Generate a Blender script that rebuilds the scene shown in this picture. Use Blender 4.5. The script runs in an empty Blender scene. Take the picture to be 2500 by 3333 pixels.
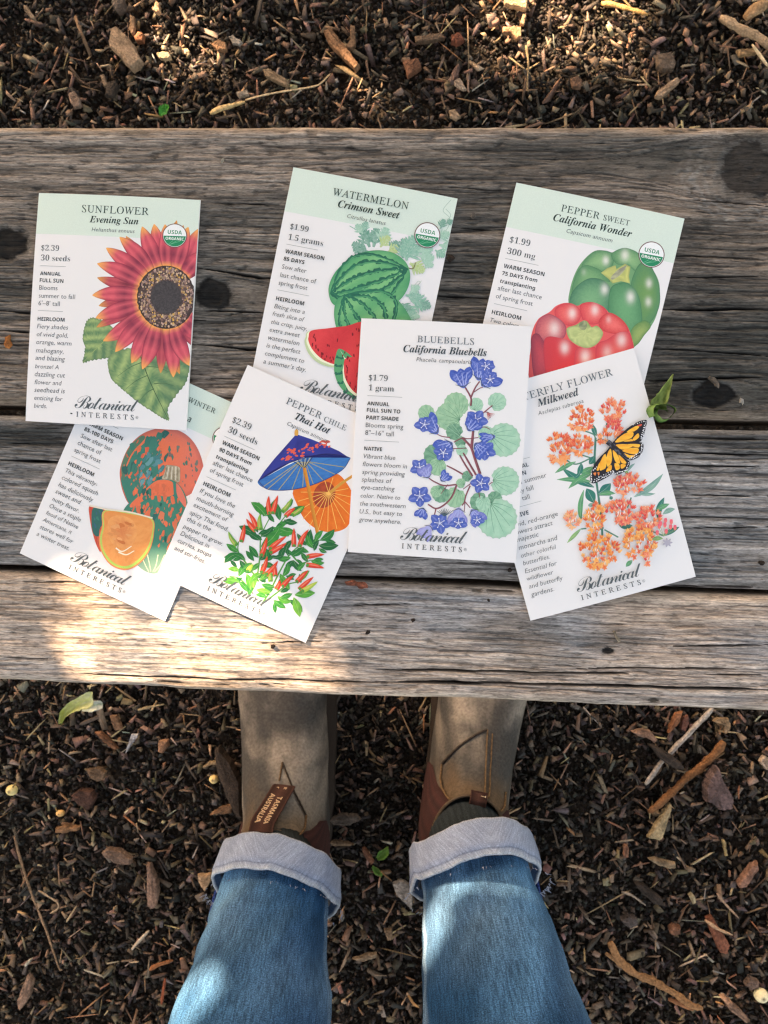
import bpy, bmesh, math, random
import numpy as np
from mathutils import Vector, Matrix
from mathutils.geometry import tessellate_polygon

sc = bpy.context.scene
COL = sc.collection
random.seed(7)

# ------------------------------------------------------------------ camera
BENCH_Z = 0.45
CAM_H = BENCH_Z + 0.42277          # phone held 42 cm above the bench top
FPX, CX, CY = 2770.0, 1250.0, 1666.5   # focal length and centre in photo pixels
TA, TB, TC = math.radians(-1.8409), math.radians(3.4323), math.radians(1.5689)
RC = (Matrix.Rotation(TA, 3, 'X') @ Matrix.Rotation(TB, 3, 'Y') @ Matrix.Rotation(TC, 3, 'Z'))
camd = bpy.data.cameras.new('camera')
camd.sensor_fit = 'VERTICAL'
camd.sensor_height = 36.0
camd.lens = FPX / 3333.0 * 36.0
camd.clip_start = 0.01
camd.clip_end = 200.0
camd.dof.use_dof = True
camd.dof.focus_distance = 0.43
camd.dof.aperture_fstop = 27.0
cam = bpy.data.objects.new('camera', camd)
cam.matrix_world = Matrix.Translation((0, 0, CAM_H)) @ RC.to_4x4()
COL.objects.link(cam)
sc.camera = cam

# ------------------------------------------------------------------ light
SUN_EL = math.radians(39)
SUN_H = Vector((-0.68, 0.733)).normalized()
SUN = Vector((SUN_H.x * math.cos(SUN_EL), SUN_H.y * math.cos(SUN_EL), math.sin(SUN_EL)))
world = bpy.data.worlds.new('World')
sc.world = world
world.use_nodes = True
nt = world.node_tree
bg = nt.nodes['Background']
sky = nt.nodes.new('ShaderNodeTexSky')
sky.sky_type = 'NISHITA'
sky.sun_disc = False
sky.sun_elevation = SUN_EL
sky.sun_rotation = math.atan2(SUN.x, SUN.y)
sky.air_density = 1.0
sky.dust_density = 3.0
sky.ozone_density = 1.0
thin_cloud = nt.nodes.new('ShaderNodeVectorMath')     # warm white-balance tint multiplied into the clear sky's colour, no real cloud
thin_cloud.operation = 'MULTIPLY'
thin_cloud.inputs[1].default_value = (1.34, 1.03, 0.73)
nt.links.new(sky.outputs[0], thin_cloud.inputs[0])
nt.links.new(thin_cloud.outputs[0], bg.inputs[0])
bg.inputs[1].default_value = 0.085
sund = bpy.data.lights.new('sun', 'SUN')
sund.energy = 5.0
sund.angle = math.radians(0.45)
sund.color = (1.0, 0.71, 0.45)
sun = bpy.data.objects.new('sun', sund)
sun.rotation_euler = SUN.to_track_quat('Z', 'Y').to_euler()
COL.objects.link(sun)
sc.view_settings.view_transform = 'Standard'
sc.view_settings.look = 'None'
sc.view_settings.gamma = 1.0
sc.view_settings.exposure = 2.8
sc.cycles.use_denoising = True
sc.cycles.denoiser = 'OPENIMAGEDENOISE'
sc.cycles.denoising_prefilter = 'NONE'      # keeps the fine grain of wood, cloth and print
sc.cycles.use_adaptive_sampling = False
sc.cycles.filter_width = 1.3
sc.cycles.sampling_pattern = 'BLUE_NOISE'
sc.cycles.max_bounces = 5
sc.cycles.diffuse_bounces = 3

# ------------------------------------------------------------------ helpers
def at(px, py, z):
    """the point at height z that the photo shows at pixel px, py"""
    d = RC @ Vector(((px - CX) / FPX, (CY - py) / FPX, -1.0))
    return Vector((0, 0, CAM_H)) + d * ((z - CAM_H) / d.z)

def pix(p):
    v = RC.transposed() @ (Vector(p) - Vector((0, 0, CAM_H)))
    return CX + FPX * v.x / -v.z, CY - FPX * v.y / -v.z

def lin(c):
    c = c / 255.0
    return c / 12.92 if c <= 0.04045 else ((c + 0.055) / 1.055) ** 2.4

def C(r, g, b):
    return (lin(r), lin(g), lin(b))

def mix(a, b, t):
    t = min(1.0, max(0.0, t))
    return tuple(a[i] + (b[i] - a[i]) * t for i in range(3))

_rs = np.random.RandomState(11)
_T = _rs.rand(512, 512)
def vn(x, y, s=0):
    x = np.asarray(x, float) + s * 37.13
    y = np.asarray(y, float) + s * 91.7
    xi = np.floor(x).astype(np.int64); yi = np.floor(y).astype(np.int64)
    fx = x - xi; fy = y - yi
    fx = fx * fx * (3 - 2 * fx); fy = fy * fy * (3 - 2 * fy)
    a = _T[xi & 511, yi & 511]; b = _T[(xi + 1) & 511, yi & 511]
    c = _T[xi & 511, (yi + 1) & 511]; d = _T[(xi + 1) & 511, (yi + 1) & 511]
    return (a * (1 - fx) + b * fx) * (1 - fy) + (c * (1 - fx) + d * fx) * fy
def fbm(x, y, s=0, o=4):
    t = 0; a = 0.5; n = 0
    for i in range(o):
        t = t + a * vn(x * 2 ** i, y * 2 ** i, s + i * 3); n += a; a *= 0.5
    return t / n

def tag(o, label=None, cat=None, group=None, kind=None):
    if label: o['label'] = label
    if cat: o['category'] = cat
    if group: o['group'] = group
    if kind: o['kind'] = kind
    return o

def empty(name, loc=(0, 0, 0), rot=(0, 0, 0)):
    o = bpy.data.objects.new(name, None)
    o.empty_display_size = 0.02
    o.location = loc; o.rotation_euler = rot
    COL.objects.link(o)
    return o

def mesh_obj(name, verts, faces, mat, parent=None, cols=None, uvs=None, smooth=True):
    me = bpy.data.meshes.new(name)
    me.from_pydata([tuple(v) for v in verts], [], [tuple(f) for f in faces])
    bm = bmesh.new(); bm.from_mesh(me); bmesh.ops.recalc_face_normals(bm, faces=bm.faces[:]); bm.to_mesh(me); bm.free()
    return finish(name, me, mat, parent, cols, uvs, smooth)

def finish(name, me, mat, parent=None, cols=None, uvs=None, smooth=True):
    if smooth:
        me.polygons.foreach_set('use_smooth', np.ones(len(me.polygons), dtype=bool))
    if cols is not None:
        a = me.color_attributes.new('Col', 'FLOAT_COLOR', 'POINT')
        arr = np.ones((len(me.vertices), 4), np.float32)
        arr[:, :3] = np.asarray(cols, np.float32)[:, :3]
        a.data.foreach_set('color', arr.ravel())
    if uvs is not None:
        l = me.uv_layers.new(name='UVMap')
        li = np.empty(len(me.loops), np.int32)
        me.loops.foreach_get('vertex_index', li)
        l.data.foreach_set('uv', np.asarray(uvs, np.float32)[li].ravel())
    if mat: me.materials.append(mat)
    me.update()
    o = bpy.data.objects.new(name, me)
    COL.objects.link(o)
    if parent is not None: o.parent = parent
    return o

def np_mesh(name, V, F, mat, parent=None, cols=None, uvs=None, smooth=False):
    """V (n,3) array, F (m,k) array of equal polygons"""
    me = bpy.data.meshes.new(name)
    V = np.ascontiguousarray(V, np.float32); F = np.ascontiguousarray(F, np.int32)
    me.vertices.add(len(V)); me.vertices.foreach_set('co', V.ravel())
    k = F.shape[1]
    me.loops.add(F.size); me.loops.foreach_set('vertex_index', F.ravel())
    me.polygons.add(len(F))
    me.polygons.foreach_set('loop_start', np.arange(0, F.size, k, dtype=np.int32))
    me.update(calc_edges=True)
    return finish(name, me, mat, parent, cols, uvs, smooth)

def gridfaces(n, m, wrap=False):
    i = np.arange(n - 1)[:, None]; j = np.arange(m if wrap else m - 1)[None, :]
    a = i * m + j; b = i * m + (j + 1) % m
    c = (i + 1) * m + (j + 1) % m; d = (i + 1) * m + j
    return np.stack([a, b, c, d], -1).reshape(-1, 4)

# ------------------------------------------------------------------ materials
def mat_new(name):
    m = bpy.data.materials.new(name); m.use_nodes = True
    t = m.node_tree
    return m, t, t.nodes['Principled BSDF']

def N(t, kind, **kw):
    n = t.nodes.new(kind)
    for k, v in kw.items(): setattr(n, k, v)
    return n

def attr_mat(name, rough=0.7, spec=0.3, bump=None, var=None, sheen=0.0):
    """colour comes from the mesh's Col attribute; var = (scale, amount) mottles it, bump = (scale, strength, distance)"""
    m, t, p = mat_new(name)
    a = N(t, 'ShaderNodeVertexColor', layer_name='Col')
    src = a.outputs['Color']
    tc = N(t, 'ShaderNodeTexCoord')
    if var:
        n = N(t, 'ShaderNodeTexNoise'); n.inputs['Scale'].default_value = var[0]; n.inputs['Detail'].default_value = 4
        t.links.new(tc.outputs['Object'], n.inputs['Vector'])
        r = N(t, 'ShaderNodeMapRange')
        r.inputs['From Min'].default_value = 0.3; r.inputs['From Max'].default_value = 0.7
        r.inputs['To Min'].default_value = 1 - var[1]; r.inputs['To Max'].default_value = 1 + var[1]
        t.links.new(n.outputs['Fac'], r.inputs['Value'])
        mx = N(t, 'ShaderNodeVectorMath', operation='SCALE')
        t.links.new(src, mx.inputs[0]); t.links.new(r.outputs[0], mx.inputs['Scale'])
        src = mx.outputs[0]
    t.links.new(src, p.inputs['Base Color'])
    p.inputs['Roughness'].default_value = rough
    p.inputs['Specular IOR Level'].default_value = spec
    if bump:
        n2 = N(t, 'ShaderNodeTexNoise'); n2.inputs['Scale'].default_value = bump[0]; n2.inputs['Detail'].default_value = 5
        t.links.new(tc.outputs['Object'], n2.inputs['Vector'])
        b = N(t, 'ShaderNodeBump'); b.inputs['Strength'].default_value = bump[1]; b.inputs['Distance'].default_value = bump[2]
        t.links.new(n2.outputs['Fac'], b.inputs['Height']); t.links.new(b.outputs[0], p.inputs['Normal'])
    return m

def wood_mat():
    m, t, p = mat_new('weathered_wood')
    a = N(t, 'ShaderNodeVertexColor', layer_name='Col'); tc = N(t, 'ShaderNodeTexCoord')
    src = a.outputs['Color']; hs = []
    for (sx, sy, det, f0, f1, t0, t1) in ((75, 1350, 4, .34, .66, .58, 1.32), (190, 800, 3, .30, .46, .42, 1.0), (16, 380, 4, .32, .68, .72, 1.22), (420, 2200, 2, .3, .7, .72, 1.26)):
        mp = N(t, 'ShaderNodeMapping'); mp.inputs['Scale'].default_value = (sx, sy, sy)
        t.links.new(tc.outputs['Object'], mp.inputs['Vector'])
        n = N(t, 'ShaderNodeTexNoise'); n.inputs['Scale'].default_value = 1.0; n.inputs['Detail'].default_value = det; n.inputs['Roughness'].default_value = .62
        t.links.new(mp.outputs[0], n.inputs['Vector'])
        r = N(t, 'ShaderNodeMapRange')
        for k, v in (('From Min', f0), ('From Max', f1), ('To Min', t0), ('To Max', t1)): r.inputs[k].default_value = v
        t.links.new(n.outputs['Fac'], r.inputs['Value'])
        s = N(t, 'ShaderNodeVectorMath', operation='SCALE')
        t.links.new(src, s.inputs[0]); t.links.new(r.outputs[0], s.inputs['Scale'])
        src = s.outputs[0]; hs.append(r.outputs[0])
    t.links.new(src, p.inputs['Base Color'])
    p.inputs['Roughness'].default_value = 0.85; p.inputs['Specular IOR Level'].default_value = 0.2
    ad = N(t, 'ShaderNodeMath', operation='ADD'); t.links.new(hs[0], ad.inputs[0]); t.links.new(hs[1], ad.inputs[1])
    b = N(t, 'ShaderNodeBump'); b.inputs['Strength'].default_value = .45; b.inputs['Distance'].default_value = .0004
    t.links.new(ad.outputs[0], b.inputs['Height']); t.links.new(b.outputs[0], p.inputs['Normal'])
    return m
M_WOOD = wood_mat()
M_PRINT = attr_mat('printed_ink', 0.55, 0.3, None, (2200, 0.04))
M_PAPER = attr_mat('coated_paper', 0.5, 0.35, (160, 0.05, 0.002))
M_CHIP = attr_mat('mulch_chips', 0.72, 0.32, (700, 0.5, 0.002), (420, 0.28))
M_SOIL = attr_mat('soil', 0.95, 0.1, (350, 0.8, 0.004), (240, 0.4))
def soil_detail():
    t = M_SOIL.node_tree; p = t.nodes['Principled BSDF']
    src = p.inputs['Base Color'].links[0].from_socket
    tc = N(t, 'ShaderNodeTexCoord')
    for sc_, lo, hi in ((150, .45, 1.7), (420, .6, 1.5)):
        v = N(t, 'ShaderNodeTexVoronoi'); v.inputs['Scale'].default_value = sc_
        t.links.new(tc.outputs['Object'], v.inputs['Vector'])
        sep = N(t, 'ShaderNodeSeparateColor'); t.links.new(v.outputs['Color'], sep.inputs[0])
        r = N(t, 'ShaderNodeMapRange'); r.inputs['To Min'].default_value = lo; r.inputs['To Max'].default_value = hi
        t.links.new(sep.outputs[0], r.inputs['Value'])
        s = N(t, 'ShaderNodeVectorMath', operation='SCALE')
        t.links.new(src, s.inputs[0]); t.links.new(r.outputs[0], s.inputs['Scale']); src = s.outputs[0]
    t.links.new(src, p.inputs['Base Color'])
soil_detail()
M_LEAF = attr_mat('leaf', 0.6, 0.3, (300, 0.3, 0.002), (240, 0.18))
M_LITTER = attr_mat('litter', 0.85, 0.2, (600, 0.7, 0.003), (420, 0.4))
M_BERRY = attr_mat('berry_skin', 0.45, 0.4, (300, 0.1, 0.001), (500, 0.10))
M_SUEDE = attr_mat('waxed_suede', 0.8, 0.22, (900, 0.4, 0.0012), (420, 0.26))
M_GORE = attr_mat('elastic_webbing', 0.85, 0.2, (1400, 0.4, 0.001), (1200, 0.2))
M_TREE = attr_mat('canopy_leaf', 0.6, 0.3)
M_BARK = attr_mat('bark', 0.95, 0.1, (30, 0.8, 0.02), (25, 0.3))

def denim_mat(name, amount):
    m, t, p = mat_new(name)
    a = N(t, 'ShaderNodeVertexColor', layer_name='Col')
    uv = N(t, 'ShaderNodeUVMap')
    src = a.outputs['Color']
    for (sx, sy, scl, am, det) in ((1, .10, 900, amount * 1.1, 2), (.35, 1, 1500, amount * .8, 1), (1, 1, 1300, amount * 1.0, 0), (1, .3, 60, amount * .4, 3)):
        mp = N(t, 'ShaderNodeMapping'); mp.inputs['Scale'].default_value = (sx, sy, 1)
        t.links.new(uv.outputs[0], mp.inputs['Vector'])
        n = N(t, 'ShaderNodeTexNoise'); n.inputs['Scale'].default_value = scl; n.inputs['Detail'].default_value = det
        t.links.new(mp.outputs[0], n.inputs['Vector'])
        r = N(t, 'ShaderNodeMapRange')
        r.inputs['From Min'].default_value = 0.36; r.inputs['From Max'].default_value = 0.64
        r.inputs['To Min'].default_value = 1 - am; r.inputs['To Max'].default_value = 1 + am
        t.links.new(n.outputs['Fac'], r.inputs['Value'])
        s = N(t, 'ShaderNodeVectorMath', operation='SCALE')
        t.links.new(src, s.inputs[0]); t.links.new(r.outputs[0], s.inputs['Scale'])
        src = s.outputs[0]
    t.links.new(src, p.inputs['Base Color'])
    p.inputs['Roughness'].default_value = 0.9
    p.inputs['Specular IOR Level'].default_value = 0.15
    w = N(t, 'ShaderNodeTexNoise'); w.inputs['Scale'].default_value = 1400
    t.links.new(uv.outputs[0], w.inputs['Vector'])
    b = N(t, 'ShaderNodeBump'); b.inputs['Strength'].default_value = 0.35; b.inputs['Distance'].default_value = 0.0008
    t.links.new(w.outputs['Fac'], b.inputs['Height']); t.links.new(b.outputs[0], p.inputs['Normal'])
    return m
M_DENIM = denim_mat('blue_denim', 0.30)
M_DENIM_IN = denim_mat('denim_inside', 0.15)
M_SOCK = denim_mat('sock_knit', 0.2)

# ------------------------------------------------------------------ ground
def build_ground():
    n = 240
    xs = np.concatenate([[-40, -12, -5, -2.2, -1.2], np.linspace(-.7, .7, n), [1.2, 2.2, 5, 12, 40]])
    ys = np.concatenate([[-40, -12, -5, -2.2, -1.2], np.linspace(-.75, .75, n), [1.2, 2.2, 5, 12, 40]])
    X, Y = np.meshgrid(xs, ys, indexing='ij')
    near = np.clip(1.15 - np.maximum(abs(X), abs(Y)), 0, 1)
    Z = (fbm(X * 9, Y * 9, 3) - .5) * .02 + (fbm(X * 70, Y * 70, 5) - .5) * .008
    Z = Z * np.minimum(near * 3, 1) - 0.004
    g = 0.35 + 0.9 * fbm(X * 60, Y * 60, 8)
    base = np.array(C(44, 38, 32))
    cols = base[None, None, :] * g[..., None]
    o = np_mesh('ground', np.stack([X, Y, Z], -1).reshape(-1, 3), gridfaces(len(xs), len(ys))[:, ::-1], M_SOIL, cols=cols.reshape(-1, 3), smooth=True)
    tag(o, 'dark soil ground under the mulch', 'ground', kind='structure')
build_ground()

BOX = np.array([[-1, -1, -1], [1, -1, -1], [1, 1, -1], [-1, 1, -1], [-1, -1, 1], [1, -1, 1], [1, 1, 1], [-1, 1, 1]], float)
BOXF = np.array([[0, 3, 2, 1], [4, 5, 6, 7], [0, 1, 5, 4], [1, 2, 6, 5], [2, 3, 7, 6], [3, 0, 4, 7]])
OCT = np.array([[1, 0, 0], [-1, 0, 0], [0, 1, 0], [0, -1, 0], [0, 0, 1], [0, 0, -1]], float)
OCTF = np.array([[0, 2, 4], [2, 1, 4], [1, 3, 4], [3, 0, 4], [2, 0, 5], [1, 2, 5], [3, 1, 5], [0, 3, 5]])

def rotmats(rs, n, tilt):
    yaw = rs.rand(n) * 2 * np.pi
    p = rs.normal(0, tilt, n); r = rs.normal(0, tilt, n)
    cy, sy, cp, sp, cr, sr = np.cos(yaw), np.sin(yaw), np.cos(p), np.sin(p), np.cos(r), np.sin(r)
    R = np.empty((n, 3, 3))
    R[:, 0, 0] = cy * cp; R[:, 0, 1] = cy * sp * sr - sy * cr; R[:, 0, 2] = cy * sp * cr + sy * sr
    R[:, 1, 0] = sy * cp; R[:, 1, 1] = sy * sp * sr + cy * cr; R[:, 1, 2] = sy * sp * cr - cy * sr
    R[:, 2, 0] = -sp; R[:, 2, 1] = cp * sr; R[:, 2, 2] = cp * cr
    return R

def mulch_places(rs, n):
    out = []
    while sum(len(a) for a in out) < n:
        x = rs.uniform(-1.25, 1.25, n); y = rs.uniform(-1.15, 1.35, n)
        under = (y > -.17) & (y < .26)
        core = (np.abs(x) < .60) & (np.abs(y) < .66)
        keep = rs.rand(n) < np.where(core, np.where(under, .22, 1.0), .24)
        out.append(np.stack([x, y], 1)[keep])
    return np.concatenate(out)[:n]

def scatter(name, rs, n, base, faces, dims, pal, wts, tilt, zlo, zhi, jit, vary, label):
    P = mulch_places(rs, n)
    S = np.stack([rs.lognormal(np.log(d[0]), d[1], n) for d in dims], 1) / 2
    k = len(base)
    L = base[None] * (1 + rs.normal(0, jit, (n, k, 3)))
    if k == 8:      # ragged, tapering ends
        L[:, :, 1] *= 1 - (L[:, :, 0] > 0) * rs.uniform(0, .7, n)[:, None]
        L[:, :, 0] += rs.normal(0, .18, (n, k))
    L = L * S[:, None, :]
    W = np.einsum('nij,nkj->nki', rotmats(rs, n, tilt), L)
    z = rs.uniform(zlo, zhi, n) + (fbm(P[:, 0] * 9, P[:, 1] * 9, 3) - .5) * .02
    W[:, :, 0] += P[:, 0:1]; W[:, :, 1] += P[:, 1:2]; W[:, :, 2] += z[:, None]
    pal = np.array([C(*c) for c in pal])
    ci = rs.choice(len(pal), n, p=np.array(wts) / sum(wts))
    col = pal[ci] * np.exp(rs.normal(0, vary, (n, 1))) * np.exp(rs.normal(0, .08, (n, 3)))
    col = col * (.55 + .9 * fbm(P[:, 0:1] * 14, P[:, 1:2] * 14, 33))
    col = np.repeat(col[:, None], k, 1) * np.exp(rs.normal(0, .18, (n, k, 1)))
    F = (faces[None] + (np.arange(n) * k)[:, None, None]).reshape(-1, faces.shape[1])
    o = np_mesh(name, W.reshape(-1, 3), F, M_CHIP, cols=np.clip(col.reshape(-1, 3), 0, .9))
    tag(o, label, 'mulch', kind='stuff')

rs = np.random.RandomState(5)
scatter('mulch_crumbs', rs, 175000, OCT, OCTF, [(.0048, .42), (.0034, .38), (.0028, .4)],
        [(42, 39, 35), (54, 48, 42), (70, 61, 52), (36, 34, 32), (88, 74, 62), (66, 62, 58)], [30, 28, 16, 16, 7, 5], .7, -.004, .005, .3, .18,
        'fine dark compost crumbs spread over the ground')
scatter('bark_mulch', rs, 25500, BOX, BOXF, [(.0072, .48), (.0031, .42), (.0017, .4)],
        [(96, 80, 65), (122, 101, 82), (72, 62, 53), (122, 93, 74), (54, 49, 45), (146, 124, 101), (108, 96, 86)], [26, 16, 24, 6, 18, 7, 12], .38, .001, .010, .22, .20,
        'brown bark mulch chips scattered over the ground')
scatter('wood_splinters', rs, 6300, BOX, BOXF, [(.0105, .5), (.0013, .4), (.0010, .3)],
        [(150, 122, 94), (178, 154, 120), (116, 92, 72), (160, 118, 84), (142, 136, 124)], [26, 12, 28, 10, 9], .3, .004, .012, .15, .25,
        'pale thin wood splinters lying on the mulch')

# ------------------------------------------------------------------ bench
def ypx(x, y): return at(x, y, BENCH_Z)
YB, YF = 0.17664, -0.10631
YG1, YG2 = 0.03322, at(1250, 1889, BENCH_Z).y

KNOTS = [  # photo x, y, radius px, stretch
    (694, 966, 60, 1.25), (2440, 545, 100, 1.15), (28, 790, 62, 1.2), (2330, 1285, 46, 1.6), (1980, 2120, 12, 2.0), (2130, 2285, 12, 1.6)]
KN = [(ypx(a, b).x, ypx(a, b).y, r / FPX * .4228, s) for a, b, r, s in KNOTS]
STAINS = [  # photo x, y, rx, ry, darkness: weather stains with a shape of their own
    (2330, 1150, 360, 200, .88), (1950, 510, 420, 95, .72), (1560, 580, 300, 100, .50), (2330, 780, 280, 130, .62), (1560, 900, 150, 190, .55), (2400, 930, 250, 60, .5),
    (700, 1050, 120, 40, .45), (760, 1140, 130, 50, .4), (100, 1440, 260, 85, .88), (20, 930, 120, 60, .40), (200, 1600, 130, 90, .30),
    (1690, 2060, 150, 60, .45), (2010, 2090, 130, 50, .42), (1780, 2160, 140, 45, .35), (2400, 1450, 260, 55, .60), (1900, 1950, 200, 20, .5),
    (40, 770, 70, 70, .35), (80, 1540, 90, 30, .45), (330, 1700, 70, 20, .25), (2420, 640, 120, 60, .35), (820, 1230, 60, 40, .25),
    (1350, 640, 260, 36, .25), (560, 720, 220, 40, .12), (120, 1860, 150, 14, .3), (1330, 1890, 160, 14, .6), (2460, 1300, 160, 90, .4), (2240, 2120, 60, 30, .2)]
ST = []
for a, b, rx, ry, d in STAINS:
    w = ypx(a, b); ST.append((w.x, w.y, rx / FPX * .4228, ry / FPX * .4228, d))
CRACKS = [  # photo polylines with width px: splits in the planks
    ([(0, 1012), (160, 1020), (330, 1030), (640, 1042)], 7), ([(0, 1075), (120, 1082)], 9), ([(640, 1010), (900, 1018)], 4),
    ([(640, 870), (860, 905), (900, 900)], 6), ([(0, 1120), (90, 1122)], 5), ([(640, 1120), (820, 1138), (880, 1120)], 5),
    ([(1400, 960), (1560, 968)], 6), ([(1440, 880), (1600, 888)], 3), ([(2140, 1006), (2300, 1010), (2500, 1004)], 6), ([(2200, 905), (2500, 900)], 3),
    ([(1480, 608), (1680, 622)], 3), ([(2240, 650), (2500, 672)], 3), ([(0, 1498), (120, 1502), (230, 1510)], 7), ([(0, 1440), (110, 1446)], 4),
    ([(2120, 1420), (2500, 1432)], 5), ([(2130, 1470), (2500, 1482)], 4), ([(2160, 1515), (2500, 1519)], 3), ([(2200, 1610), (2500, 1616)], 2), ([(2230, 1720), (2500, 1716)], 2),
    ([(100, 1896), (270, 1898)], 4), ([(1900, 2178), (2260, 2176), (2420, 2178)], 4), ([(1250, 2181), (1700, 2188), (2070, 2196)], 5),
    ([(1250, 2220), (1500, 2224), (1800, 2228), (2060, 2238), (2360, 2242), (2500, 2246)], 7), ([(2280, 2196), (2500, 2197)], 3), ([(2220, 2104), (2500, 2100)], 4),
    ([(1560, 1920), (1690, 1926)], 5), ([(2130, 1918), (2250, 1916), (2500, 1912)], 6), ([(0, 2140), (130, 2146)], 3), ([(240, 2195), (500, 2205), (900, 2214), (1240, 2222)], 4),
    ([(420, 2220), (900, 2228)], 3), ([(870, 2096), (960, 2092), (1050, 2088)], 3), ([(1130, 1972), (1330, 1966)], 3), ([(0, 640), (110, 640)], 3), ([(660, 660), (940, 668)], 3),
    ([(100, 1035), (320, 1050)], 3), ([(30, 455), (180, 462)], 3), ([(640, 780), (900, 800)], 2), ([(660, 1230), (800, 1236)], 3), ([(650, 1290), (760, 1300)], 4),
    ([(1500, 740), (1640, 748)], 3), ([(2160, 830), (2500, 846)], 3), ([(2100, 1130), (2500, 1160)], 3), ([(2090, 1240), (2500, 1228)], 5)]
CK = []
for pl, w in CRACKS:
    q = [ypx(*p) for p in pl]
    CK.append(([(v.x, v.y) for v in q], w / FPX * .4228 * .5))

def wood_fields(x, y, seed, tone, soft=1.0):
    """colour and height of a plank top at x along, y across"""
    v = y.copy(); ring = np.zeros_like(x); inside = np.zeros_like(x); kal = np.zeros_like(x); halo = np.zeros_like(x)
    for kx, ky, r, s in KN:
        e = np.exp(-((x - kx) / (r * 2.1 * s)) ** 2)
        d = y - ky
        near = np.abs(d) < r * 9
        q = np.sqrt(np.maximum(d * d - r * r * e, 0)) * np.sign(d) + ky
        fall = np.exp(-(np.abs(d) / (r * 5)) ** 2)
        v = np.where(near, v + (q - y) * fall, v)
        rad = np.sqrt(((x - kx) / s) ** 2 + d * d) / r + (fbm(x * 70, y * 70, 7) - .5) * .75 + (fbm(x * 300, y * 300, 8) - .5) * .3
        k = np.clip((1.05 - rad) * 3, 0, 1)
        inside = np.maximum(inside, k)
        if r > .014:
            halo = halo + np.clip(1 - np.abs(rad - 1.45) / .55, 0, 1) * (.45 + .55 * np.sin(rad * 26 + fbm(x * 60, y * 60, 3) * 5)) * (.4 + .6 * (d < 0))
        kal = np.maximum(kal, k * (.80 if r > .014 else .95))
        ring = np.where(k > 0, .25 + .75 * fbm(x * 260 + rad * 2, y * 260, 2, 4) * (.5 + .5 * np.sin(rad * 9 + fbm(x * 150, y * 150, 2) * 9)) + .55 * np.exp(-((rad - .98) / .07) ** 2), ring)
    v = v + (fbm(x * 5, y * 14, seed) - .5) * .006 + (fbm(x * 30, y * 60, seed + 4) - .5) * .0010
    bands = fbm(x * 4, v * 260, seed + 1, 3)
    fine = fbm(x * 42, v * 1000, seed + 2, 3)
    micro = vn(x * 130, v * 2000, seed + 3)
    hair = fbm(x * 110, v * 1700, seed + 5, 3)
    pits = fbm(x * 150, y * 520, seed + 6, 3)
    blot = fbm(x * 13, y * 24, seed + 9, 4)
    # base colours
    warm = np.array(tone[0]); cool = np.array(tone[1]); lightc = np.array(tone[2])
    m = np.clip((blot - .38) * 3.4, 0, 1)[..., None]
    c = warm * (1 - m) + cool * m
    l = np.clip((bands - .45) * 3.2, 0, 1)[..., None]
    c = c * (1 - .5 * l) + lightc * (.5 * l)
    g = np.clip((.47 - fine) * 7, 0, 1)
    g2 = np.clip((.34 - micro) * 3.2, 0, 1) * np.clip((fbm(x * 10, y * 60, seed + 12) - .35) * 4, 0, 1)
    pt = np.clip((.36 - pits) * 7, 0, 1)
    k = (1 - .46 * g) * (1 - .46 * g2) * (1 - .50 * pt) * (.86 + .28 * bands) * (.60 + .80 * hair)
    k = 1 + (k - .85) * soft
    c = c * k[..., None]
    # stains
    sn = fbm(x * 20, y * 55, seed + 20, 4)
    sn2 = fbm(x * 60, y * 420, seed + 21, 3)
    dark = np.zeros_like(x)
    for sx, sy, rx, ry, d in ST:
        q = ((x - sx) / rx) ** 2 + ((y - sy) / ry) ** 2
        dark = np.maximum(dark, d * np.clip(1.25 - q + (sn - .5) * 1.7 + (sn2 - .5) * .9, 0, 1))
    dark = np.clip(dark, 0, .92)
    sc_ = np.array(C(56, 56, 53))
    c = c * (1 - dark[..., None]) + (sc_ * (.45 + .9 * fine[..., None])) * dark[..., None]
    # knots
    c = c * (1 - .6 * np.clip(halo, -.5, 1)[..., None]) + np.array(C(140, 136, 130)) * .6 * np.clip(halo, -.25, 1)[..., None]
    c = np.clip(c, .004, 1)
    ka = kal[..., None]
    kc = np.where((kal > .72)[..., None], np.array(C(20, 20, 20)), np.array(C(74, 73, 71))) * (.2 + 1.3 * ring[..., None])
    c = c * (1 - ka) + kc * ka
    h = -.00045 * g - .0003 * g2 - .0005 * pt - .0008 * dark * (1 - fine) + .0010 * (bands - .5) - .0012 * inside * (1 - ring)
    # splits
    wob = (fbm(x * 40, y * 3 + seed, 31) - .5) * .0016
    for pl, w in CK:
        for (ax, ay), (bx, by) in zip(pl[:-1], pl[1:]):
            lo, hi = min(ax, bx) - .004, max(ax, bx) + .004
            sel = (x > lo) & (x < hi) & (np.abs(y - (ay + by) / 2) < .02)
            if not sel.any(): continue
            xs = x[sel]; t = np.clip((xs - ax) / (bx - ax), 0, 1)
            yy = ay + (by - ay) * t + wob[sel]
            ends = np.clip(np.minimum(xs - pl[0][0], pl[-1][0] - xs) / .012, .25, 1) if pl[0][0] > -.4 and pl[-1][0] < .4 else 1
            d = np.abs(y[sel] - yy) / (w * ends * (.6 + .9 * vn(xs * 90, 0 * xs, 5)))
            q = np.clip(1.5 - d, 0, 1)
            c[sel] = c[sel] * (1 - .93 * q[:, None]) + .008 * q[:, None]
            h[sel] -= .0035 * q
    mc = np.clip((.016 - np.abs(vn(x * 2.0, v * 130, seed + 40) - .5)) * 60, 0, 1) * np.clip((fbm(x * 7, y * 30, seed + 41) - .5) * 7, 0, 1)
    c = c * (1 - .75 * mc[..., None]); h = h - .0012 * mc
    c = c * 1.17
    return c, h

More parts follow.
